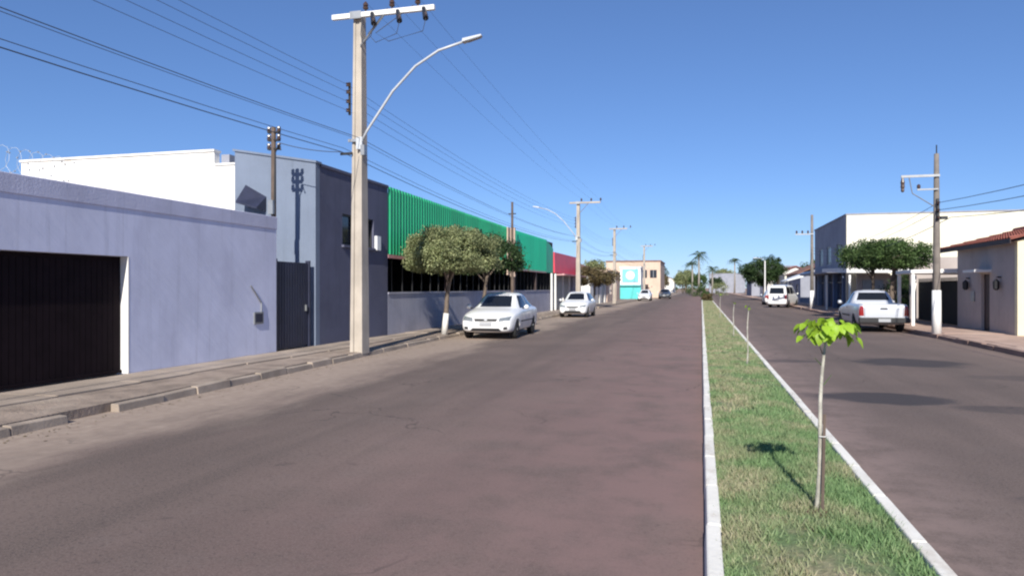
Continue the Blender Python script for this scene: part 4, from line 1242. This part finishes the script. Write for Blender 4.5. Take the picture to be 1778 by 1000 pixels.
# ------------------------------------------------------------------ right pole with bracket
rpole = thing('utility_pole', 'dark slim pole with whitewashed foot on the right pavement', 'utility pole', (7.80, 27.6, .1))
MB().tube([(7.80, 27.6, .1), (7.80, 27.6, 3.5), (7.80, 27.6, 6.3)], [.13, .105, .075], 10).build('shaft', 'dark_concrete', rpole, smooth=True)
MB().tube([(7.80, 27.6, .1), (7.80, 27.6, 1.62)], [.155, .142], 12).build('painted_base', 'white_paint', rpole, smooth=True)
MB().box(6.67, 7.87, 27.46, 27.52, 5.5, 5.58).build('bracket_arm', 'grey_metal', rpole)
MB().box(7.17, 7.82, 27.46, 27.51, 5.05, 5.1).build('bracket_arm', 'grey_metal', rpole)
MB().tube([(6.92, 27.48, 5.5), (7.02, 27.48, 4.95), (7.67, 27.48, 4.5)], .018, 6).build('brace', 'grey_metal', rpole)
MB().lathe([(.03, 0), (.06, .05), (.05, .12), (.07, .18), (.06, .26), (.07, .34), (.05, .42), (.03, .5)], 'Z', 10, (6.72, 27.49, 5.0)).build('insulator', 'porcelain', rpole)
MB().lathe([(.02, 0), (.06, .03), (.06, .12), (.02, .16)], 'Z', 8, (7.22, 27.49, 5.1)).build('insulator', 'porcelain', rpole)
MB().tube([(7.80, 27.6, 6.25), (7.80, 27.6, 6.6)], .02, 6).build('spike', 'black_metal', rpole)
rk2 = MB().box(7.76, 7.84, 27.44, 27.5, 4.0, 4.75).build('rack', 'black_metal', rpole)
for z in (4.1, 4.35, 4.6):
    MB().lathe([(.03, -.04), (.06, -.035), (.035, 0), (.06, .035), (.03, .04)], 'Z', 8, (7.80, 27.4, z)).build('spool', 'porcelain', rk2)
MB().box(7.92, 8.12, 27.5, 27.66, 4.05, 4.15).build('clamp', 'black_metal', rpole)
GR = 'overhead wires along the right poles'
wire([(7.80, -10, 4.6), (7.80, 27.4, 4.6), (8.05, 58, 4.7)], .01, 'upper of three wires running right from the slim pole', GR, .55)
wire([(7.80, -10, 4.35), (7.80, 27.4, 4.35), (8.05, 58, 4.5)], .01, 'middle of three wires running right from the slim pole', GR, .6)
wire([(8.07, -10, 4.1), (8.2, 27.45, 4.1), (8.05, 58, 4.3)], .012, 'lowest of three wires running right from the slim pole', GR, .7)
fp = thing('utility_pole', 'distant pole with short crossarm and whitewashed foot before the grey front', 'utility pole', (8.05, 58.2, .1))
MB().tube([(8.05, 58.2, .1), (8.05, 58.2, 7.2)], [.14, .09], 10).build('shaft', 'dark_concrete', fp, smooth=True)
MB().tube([(8.05, 58.2, .1), (8.05, 58.2, 1.5)], [.17, .155], 10).build('painted_base', 'white_paint', fp, smooth=True)
MB().box(6.85, 8.15, 58.02, 58.1, 5.7, 5.79).build('crossarm', 'grey_metal', fp)
for dx in (6.95, 7.35, 7.75):
    MB().lathe([(.02, 0), (.07, .05), (.06, .2), (.02, .24)], 'Z', 8, (dx, 58.06, 5.79)).build('insulator', 'porcelain', fp)

# ------------------------------------------------------------------ right trees
street_tree('street_tree', (8.75, 37.6, .12), (8.75, 37.6, 3.2), 1.6, 2.1, .66, 'low spreading green tree behind the silver pickup', 'leaf_green', 51, leaf=.11, n=130, per=130, cr=.36, r0=.11, flat=-.5, shell=.6)
street_tree('street_tree', (9.3, 39.9, .12), (9.45, 39.7, 3.2), .95, 1.1, .72, 'darker small tree at the carport corner, left of the slim pole', 'leaf_dark', 55, leaf=.1, n=60, per=120, cr=.3, r0=.08, flat=-.5)
street_tree('street_tree', (9.0, 43.0, .12), (9.0, 43.0, 3.35), 1.7, 1.8, .7, 'green tree at the corner of the cream sunlit building', 'leaf_green', 57, leaf=.12, n=90, per=120, cr=.38, r0=.1, flat=-.5)

# ------------------------------------------------------------------ right: cream two-storey building
cb = thing('cream_building', 'tall two storey building with blank cream sunlit end and grey street front', 'building', (10.2, 64, 0))
BX = 10.2
ew = MB().box(BX, 27, 56.8, 57.05, .1, 7.0)
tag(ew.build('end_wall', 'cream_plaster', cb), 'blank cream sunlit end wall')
fw = MB()
wins = [(59.3, 60.9), (63.4, 65.4), (67.4, 69.4)]
ycur = 57.05
for a, b in wins:
    fw.box(BX, BX + .2, ycur, a, 3.0, 7.0).box(BX, BX + .2, a, b, 3.0, 3.6).box(BX, BX + .2, a, b, 5.1, 7.0); ycur = b
fw.box(BX, BX + .2, ycur, 72.0, 3.0, 7.0)
fw.box(BX, BX + .2, 71.6, 72.0, .1, 3.0).box(BX + .2, 27, 71.8, 72.0, .1, 7.0).box(26.8, 27, 57.05, 71.8, .1, 7.0)
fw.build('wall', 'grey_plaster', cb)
MB().box(BX - .06, 27.05, 56.75, 57.1, 7.0, 7.1).box(BX - .06, BX + .22, 57.101, 72.05, 7.0, 7.1).build('coping', 'grey_plaster', cb)
MB().box(BX + .21, 26.8, 57.06, 71.8, 6.4, 6.5).build('roof', 'fibre_roof', cb)
for a, b in wins:
    wn_ = MB().box(BX + .08, BX + .11, a, b, 3.6, 5.1).build('window', 'window_glass', cb)
    MB().box(BX + .05, BX + .079, a, a + .06, 3.66, 5.04).box(BX + .05, BX + .079, b - .06, b, 3.66, 5.04).box(BX + .05, BX + .079, a, b, 3.6, 3.659).box(BX + .05, BX + .079, a, b, 5.041, 5.1).box(BX + .05, BX + .079, (a + b) / 2 - .03, (a + b) / 2 + .03, 3.66, 5.04).build('frame', 'window_frame', wn_)
MB().box(BX - 1.3, BX + .19, 57.06, 71.9, 2.82, 2.998).build('marquee', 'grey_plaster', cb)
for y0 in (57.5, 61.3, 65.2, 69.0):
    MB().box(BX - .15, BX + .19, y0, y0 + .34, .12, 2.819).build('column', 'blue_column', cb)
for a, b in ((57.9, 61.2), (61.7, 65.1), (65.6, 68.9)):
    s = MB().box(BX + .12, BX + .16, a, b, .15, 2.8).build('shop_window', 'window_glass', cb)
    MB().box(BX + .08, BX + .119, (a + b) / 2 - .04, (a + b) / 2 + .04, .15, 2.8).box(BX + .08, BX + .119, a, b, 2.1, 2.18).build('mullion', 'black_metal', s)

# low white-roofed shed between house and cream building
sh = thing('white_shed', 'low shed with bright white roof edge behind the green trees', 'shed', (10.5, 48, 0))
MB().hexa([(8.5, 47.3, 2.62), (13.0, 47.3, 2.62), (13.0, 56.5, 2.85), (8.5, 56.5, 2.85), (8.5, 47.3, 2.92), (13.0, 47.3, 2.92), (13.0, 56.5, 3.1), (8.5, 56.5, 3.1)]).build('roof', 'white_roof', sh)
MB().box(9.4, 11.3, 49.0, 49.2, .1, 2.6).box(12.8, 13, 49.2, 56.4, .1, 2.6).build('wall', 'taupe_plaster', sh)
for x0, y0 in ((8.65, 47.5), (12.6, 47.5), (8.65, 55.8)):
    MB().box(x0, x0 + .12, y0, y0 + .12, .12, 2.62).build('post', 'white_paint', sh)
MB().box(9.7, 10.9, 48.94, 48.998, .15, 2.2).build('door', 'grey_metal', sh)

hg = thing('hedge', 'tall dark hedge in the shade between the carport and the white shed', 'hedge', (11.4, 44.5, .05))
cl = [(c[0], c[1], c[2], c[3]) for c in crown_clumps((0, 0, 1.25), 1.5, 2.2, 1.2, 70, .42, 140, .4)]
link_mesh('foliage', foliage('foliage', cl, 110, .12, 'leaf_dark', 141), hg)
hb = MB()
for k in range(6):
    hb.tube([(11.4 + .3 * (k - 2.5), 44.5 + .5 * math.sin(k * 2), .05), (11.4 + .5 * (k - 2.5), 44.5 + math.sin(k * 2), 1.9)], [.05, .015], 5)
hb.build('stems', 'bark', hg)

# white awning stall further on and its clutter
aw = thing('shop_awning', 'pale pink white awning on thin posts before the grey front', 'awning', (9.0, 75, .1))
MB().hexa([(7.9, 73.0, 2.35), (10.1, 73.0, 2.95), (10.1, 79.0, 2.95), (7.9, 79.0, 2.35), (7.9, 73.0, 2.42), (10.1, 73.0, 3.3), (10.1, 79.0, 3.3), (7.9, 79.0, 2.42)]).build('canvas', 'sign_white', aw)
for y0 in (73.1, 78.8):
    MB().tube([(7.98, y0, .1), (7.98, y0, 2.36)], .035, 6).build('post', 'grey_metal', aw)
# ------------------------------------------------------------------ simple houses further along both sides
def house(name, label, x0, x1, y0, y1, hgt, wall, roofm, face, wins=(), doors=(), pitched=True, gate=None, cat='house'):
    """face -1: front towards -X (right side of the street), +1 towards +X; openings are given as (y0, y1, z0, z1)"""
    t = thing(name, label, cat, ((x0 + x1) / 2, (y0 + y1) / 2, 0))
    T = .2
    fx0, fx1 = (x0, x0 + T) if face < 0 else (x1 - T, x1)
    w = MB()
    ops = sorted([(a, b, c, d, 'w') for a, b, c, d in wins] + [(a, b, .15, d, 'd') for a, b, d in doors])
    cur = y0
    for a, b, c, d, k in ops:
        w.box(fx0, fx1, cur, a, .05, hgt).box(fx0, fx1, a, b, d, hgt)
        if k == 'w': w.box(fx0, fx1, a, b, .05, c)
        cur = b
    w.box(fx0, fx1, cur, y1, .05, hgt)
    if face < 0: w.box(x0 + T, x1, y0, y0 + T, .05, hgt).box(x0 + T, x1, y1 - T, y1, .05, hgt).box(x1 - T, x1, y0 + T, y1 - T, .05, hgt)
    else: w.box(x0, x1 - T, y0, y0 + T, .05, hgt).box(x0, x1 - T, y1 - T, y1, .05, hgt).box(x0, x0 + T, y0 + T, y1 - T, .05, hgt)
    w.build('wall', wall, t)
    for a, b, c, d, k in ops:
        m0, m1 = (fx0 + .08, fx0 + .12) if face < 0 else (fx1 - .12, fx1 - .08)
        if k == 'w':
            wi = MB().box(m0, m1, a, b, c, d).build('window', 'window_glass', t)
            n0, n1 = (m0 - .03, m0 - .001) if face < 0 else (m1 + .001, m1 + .03)
            MB().box(n0, n1, (a + b) / 2 - .03, (a + b) / 2 + .03, c, d).box(n0, n1, a, a + .05, c, d).box(n0, n1, b - .05, b, c, d).build('frame', 'window_frame', wi)
        else:
            MB().box(m0, m1, a, b, .15, d).build('door', 'dark_brown' if b - a < 1.4 else 'grey_metal', t)
    if pitched:
        r = MB(); xm = (x0 + x1) / 2; e = .35
        rise = .22 * (x1 - x0)
        for xa, xb in ((x0 - e, xm), (xm, x1 + e)):
            za, zb = (hgt - .04, hgt + rise) if xb == xm else (hgt + rise, hgt - .04)
            r.hexa([(xa, y0 - e, za), (xb, y0 - e, zb), (xb, y1 + e, zb), (xa, y1 + e, za), (xa, y0 - e, za + .1), (xb, y0 - e, zb + .1), (xb, y1 + e, zb + .1), (xa, y1 + e, za + .1)])
        r.build('roof', roofm, t)
        for yv in (y0 + .05, y1 - .05):
            MB().poly([(x0, yv, hgt), (x1, yv, hgt), (xm, yv, hgt + rise - .02)]).build('gable', wall, t)
    else:
        MB().box(x0 + T, x1 - T, y0 + T, y1 - T, hgt - .5, hgt - .4).build('roof', roofm, t)
        MB().box(x0 - .04, x1 + .04, y0 - .04, y1 + .04, hgt, hgt + .08).build('coping', wall, t)
    return t
house('street_house', 'low white house half hidden behind the brownish tree on the left', -17, -10.0, 66.5, 78, 3.0, 'white_plaster', 'old_tile', 1, [(69, 70.6, 1.0, 2.1)], [(72, 73, 2.15), (74.5, 77, 2.3)])
house('street_house', 'peach flat topped house on the left before the turquoise kiosk', -18, -10.0, 79, 92, 3.6, 'peach_plaster', 'fibre_roof', 1, [(81, 82.8, 1.0, 2.2)], [(85, 88, 2.4)], False)
tk = thing('turquoise_kiosk', 'small white kiosk with turquoise base and round cyan sign at the left kerb', 'kiosk', (-9.8, 105, .1))
MB().box(-11.3, -8.4, 104, 104.2, .12, 4.6).box(-11.3, -11.1, 104.2, 108, .12, 4.6).box(-8.6, -8.4, 104.2, 108, .12, 4.6).box(-11.1, -8.6, 107.8, 108, .12, 4.6).build('wall', 'white_paint', tk)
MB().box(-11.4, -8.3, 103.9, 108.1, 4.6, 4.75).build('roof', 'sign_white', tk)
MB().box(-11.32, -8.38, 103.93, 103.998, .13, 1.9).build('base_panel', 'turquoise', tk)
MB().box(-11.32, -8.38, 103.6, 103.998, 2.0, 2.15).build('canopy', 'turquoise', tk)
sg = MB().box(-11.0, -8.7, 103.85, 103.998, 2.6, 4.4).build('sign_board', 'cyan_sign', tk)
MB().lathe([(.62, 0), (.62, .04)], 'Y', 24, (-9.85, 103.8, 3.5)).build('sign_disc', 'sign_white', sg)
ts = thing('corner_shop', 'tan two storey corner shop with flat tiled top, behind the turquoise kiosk', 'shop', (-11, 125, 0))
MB().box(-15.6, -6.6, 122, 122.25, .05, 6.1).box(-15.6, -15.4, 122.25, 136, .05, 6.1).box(-6.8, -6.6, 122.25, 136, .05, 6.1).box(-15.4, -6.8, 135.8, 136, .05, 6.1).build('wall', 'tan_plaster', ts)
MB().box(-15.7, -6.5, 121.9, 136.1, 6.1, 6.3).build('roof', 'old_tile', ts)
MB().box(-9.8, -8.6, 121.93, 121.998, .15, 2.3).build('door', 'dark_brown', ts)
for x0 in (-9.9, -8.3):
    wi = MB().box(x0, x0 + 1.1, 121.94, 121.998, 3.4, 4.7).build('window', 'window_glass', ts)
    MB().box(x0 + .52, x0 + .58, 121.9, 121.939, 3.4, 4.7).build('frame', 'window_frame', wi)
house('street_house', 'long low white house on the left past the tan corner shop', -20, -10.0, 150, 172, 3.2, 'white_plaster', 'roof_tile', 1, [(153, 155, 1, 2.1)], [(160, 161, 2.2)])
house('street_house', 'grey low house on the right past the awning', 10.2, 18, 82, 95, 3.2, 'grey_plaster', 'old_tile', -1, [(84, 86, 1, 2.1)], [(89, 92, 2.3)])
house('street_house', 'cream low house on the right under the big round tree', 10.2, 19, 97, 112, 3.3, 'cream_plaster', 'roof_tile', -1, [(99, 101, 1, 2.1)], [(104, 105, 2.2)], False)
house('street_house', 'pale grey two storey house far away at the right', 9.6, 18, 150, 166, 6.0, 'grey_plaster', 'fibre_roof', -1, [(152, 154, 3.8, 5.0), (158, 160, 3.8, 5.0)], [(155, 156, 2.2)], False)
house('street_house', 'small white house far away beyond the round tree', 10.4, 19, 124, 140, 3.3, 'white_plaster', 'roof_tile', -1, [(127, 129, 1, 2.1)], [(132, 133, 2.2)])

# blocks closing the street's end
house('street_house', 'hazy pale block closing the street end at right of the palms', 2.5, 14, 250, 262, 6.5, 'grey_plaster', 'fibre_roof', -1, [], [], False)
house('street_house', 'low white block at the street end, left of the palms', -30, -9, 252, 264, 4.5, 'white_plaster', 'roof_tile', 1, [], [], True)

# far trees, palms, shrubs
street_tree('street_tree', (8.5, 106, .12), (8.4, 106, 4.1), 3.0, 3.0, 1.75, 'big dark round tree in the distance right of the median', 'leaf_dark', 61, leaf=.24, n=120, per=110, cr=.65, r0=.2)
lp_ = thing('street_lamp', 'thin pale lamp post in front of the big dark round tree', 'lamp post', (7.95, 98.5, .1))
MB().tube([(7.95, 98.5, .1), (7.95, 98.5, 5.2)], [.1, .07], 8).build('post', 'white_paint', lp_)
MB().tube([(7.95, 98.5, 5.2), (7.6, 98.5, 5.5), (6.9, 98.5, 5.6)], .035, 6).build('arm', 'galvanised', lp_)
MB().box(6.5, 6.95, 98.4, 98.6, 5.56, 5.66).build('lamp_head', 'lamp_grey', lp_)
street_tree('street_tree', (-8.9, 146, .12), (-8.9, 146, 4.6), 2.2, 2.2, 1.6, 'small dark round tree behind the tan shop corner', 'leaf_dark', 63, leaf=.3, n=60, per=70, cr=.6, r0=.14)
street_tree('street_tree', (-7.6, 140, .12), (-7.6, 140, 2.8), 1.6, 1.6, 1.0, 'small brownish tree at the far left kerb', 'leaf_brown', 64, leaf=.26, n=50, per=60, cr=.5, r0=.1)

def palm(x, y, hgt, label, seed, sc=1.0):
    g = random.Random(seed)
    t = thing('palm_tree', label, 'palm', (x, y, .05), 'palms at the street end')
    MB().tube([(x, y, .05), (x + .1, y, hgt * .5), (x + .05, y, hgt)], [.26, .2, .16], 9).build('trunk', 'palm_bark', t, smooth=True)
    V = []
    top = Vector((.05, 0, hgt))
    for i in range(22):
        a = i * 2.399 + g.uniform(-.2, .2)
        el = g.uniform(-.35, 1.2)
        L = sc * g.uniform(1.9, 2.6)
        prev = None
        for k in range(15):
            s = k / 14
            p = top + Vector((math.cos(a) * math.cos(el), math.sin(a) * math.cos(el), math.sin(el))) * L * s + Vector((0, 0, -1.25 * L * s * s * .55))
            if prev is not None:
                dirv = (p - prev).normalized()
                side = dirv.cross(Vector((0, 0, 1)))
                if side.length < .1: side = Vector((1, 0, 0))
                side.normalize()
                lw = .5 * sc * math.sin(math.pi * min(1, .12 + s * .9))
                for sg_ in (1, -1):
                    tip = p + side * sg_ * lw + dirv * .18 - Vector((0, 0, lw * g.uniform(.3, .8)))
                    V += [tuple(prev), tuple(prev + dirv * .11), tuple(tip)]
            prev = p
    link_mesh('fronds', np_mesh('fronds', V, 3, 'palm_leaf'), t)
    return t
palm(-.6, 158, 8.6, 'taller shaggy palm standing at the end of the median', 1, 1.3)
palm(-2.2, 178, 7.4, 'shorter palm just left of the tall median palm', 2, 1.3)
palm(8.9, 210, 9.2, 'palm with compact dark head right of the median end', 3, 1.2)
palm(2.6, 190, 6.4, 'low palm between the two tall palms', 4, 1.2)
def shrub(x, y, rx, rz, label, mat, seed):
    t = thing('shrub', label, 'shrub', (x, y, .05))
    link_mesh('foliage', foliage('foliage', crown_clumps((0, 0, rz * .9), rx, rx, rz, 26, rx * .4, seed), 70, .2, mat, seed), t)
    mb = MB()
    for k in range(5):
        a = k * 1.26
        mb.tube([(x, y, .05), (x + math.cos(a) * rx * .5, y + math.sin(a) * rx * .5, rz * 1.1)], [.04, .015], 5)
    mb.build('stems', 'bark', t)
shrub(.7, 92, .55, .45, 'low shrub in the middle of the median\'s far end', 'leaf_brown', 71)
shrub(.6, 99, .7, .6, 'rounded green shrub at the tip of the median', 'leaf_green', 72)
shrub(-1.2, 150, 1.6, 1.4, 'pale shrub clump below the tall palm', 'leaf_green', 73)
shrub(4.2, 172, 1.8, 1.5, 'olive shrub clump under the right palm', 'leaf_olive', 74)

# dry leaves and grit gathered in the gutters
g = np.random.default_rng(77)
n = 900
yv = 4 + 36 * g.random(n) ** 1.3
side = g.random(n)
xk = np.array([kx(v) for v in yv])
xv = xk + .03 + np.abs(g.normal(size=n)) * .25
P = np.stack([xv, yv, np.full(n, .006)], 1)
a = g.random(n) * 6.283; L = .008 + .018 * g.random(n)
t1 = np.stack([np.cos(a), np.sin(a), .25 * g.random(n)], 1) * L[:, None]
t2 = np.stack([-np.sin(a), np.cos(a), .25 * g.random(n)], 1) * L[:, None] * .55
tag(link_mesh('leaf_litter', np_mesh('leaf_litter', np.stack([P - t1, P - t2, P + t1, P + t2], 1), 4, 'leaf_brown')), 'scattered dry leaves and grit along the gutters', 'litter', kind='stuff')

# trees behind the houses, one by one
spots = [(-34, 70, 7.5), (-27, 96, 7), (-24, 170, 8), (-16, 215, 8.5), (-40, 150, 9), (-6, 290, 8.5), (18, 235, 8.5), (26, 180, 8), (24, 120, 6.4), (34, 95, 7), (40, 210, 9), (9, 300, 9), (-26, 280, 9), (50, 140, 9), (-55, 240, 10), (60, 280, 10), (-1, 232, 6.0), (-6, 246, 6.5), (4.5, 240, 5.0)]
protos = []
for i, m in enumerate(('leaf_dark', 'leaf_green', 'leaf_olive')):
    protos.append((foliage('crown', crown_clumps((0, 0, 5.0), 3.2, 3.2, 2.2, 70, .95, 81 + i), 60, .45, m, 90 + i),
                   limbs(MB(), (0, 0, 0), (0, 0, 5), .25, .14, 2.6, 1.6, 6, 95 + i).mesh('trunk', 'bark', smooth=True)))
where = ['behind the white wall at far left', 'behind the peach house', 'behind the long white house', 'above the low white end block', 'far left behind the tan shop',
         'behind the street end, left of centre', 'right of the hazy end block', 'behind the pale grey two storey house', 'behind the cream low house', 'behind the cream sunlit building',
         'far right in the distance', 'behind the hazy end block', 'behind the low white end block', 'far right behind the tiled house', 'on the far left horizon', 'on the far right horizon', 'at the very end of the road behind the palms', 'left of the road end behind the palms', 'in front of the hazy end block']
for i, (x, y, hh) in enumerate(spots):
    t = thing('tree', ('dark', 'green', 'olive')[i % 3] + ' leafy tree ' + where[i], 'tree', (x, y, 0), 'trees behind the houses')
    k = hh / 7.2
    t.scale = (k, k, k); t.rotation_euler = (0, 0, i * 1.3)
    cm, tm_ = protos[i % 3]
    link_mesh('crown', cm, t); link_mesh('trunk', tm_, t)

# distant wood that closes the horizon
gw_ = np.random.default_rng(200)
cl = []
for k in range(420):
    x = -260 + 520 * gw_.random(); cl.append((x, 360 + 40 * gw_.random(), 1.0 + 5.0 * gw_.random() ** 1.2, 1.6 + 1.4 * gw_.random()))
tag(link_mesh('far_wood', foliage('far_wood', cl, 60, .9, 'leaf_green', 201)), 'low distant belt of trees along the horizon', 'woods', kind='stuff')
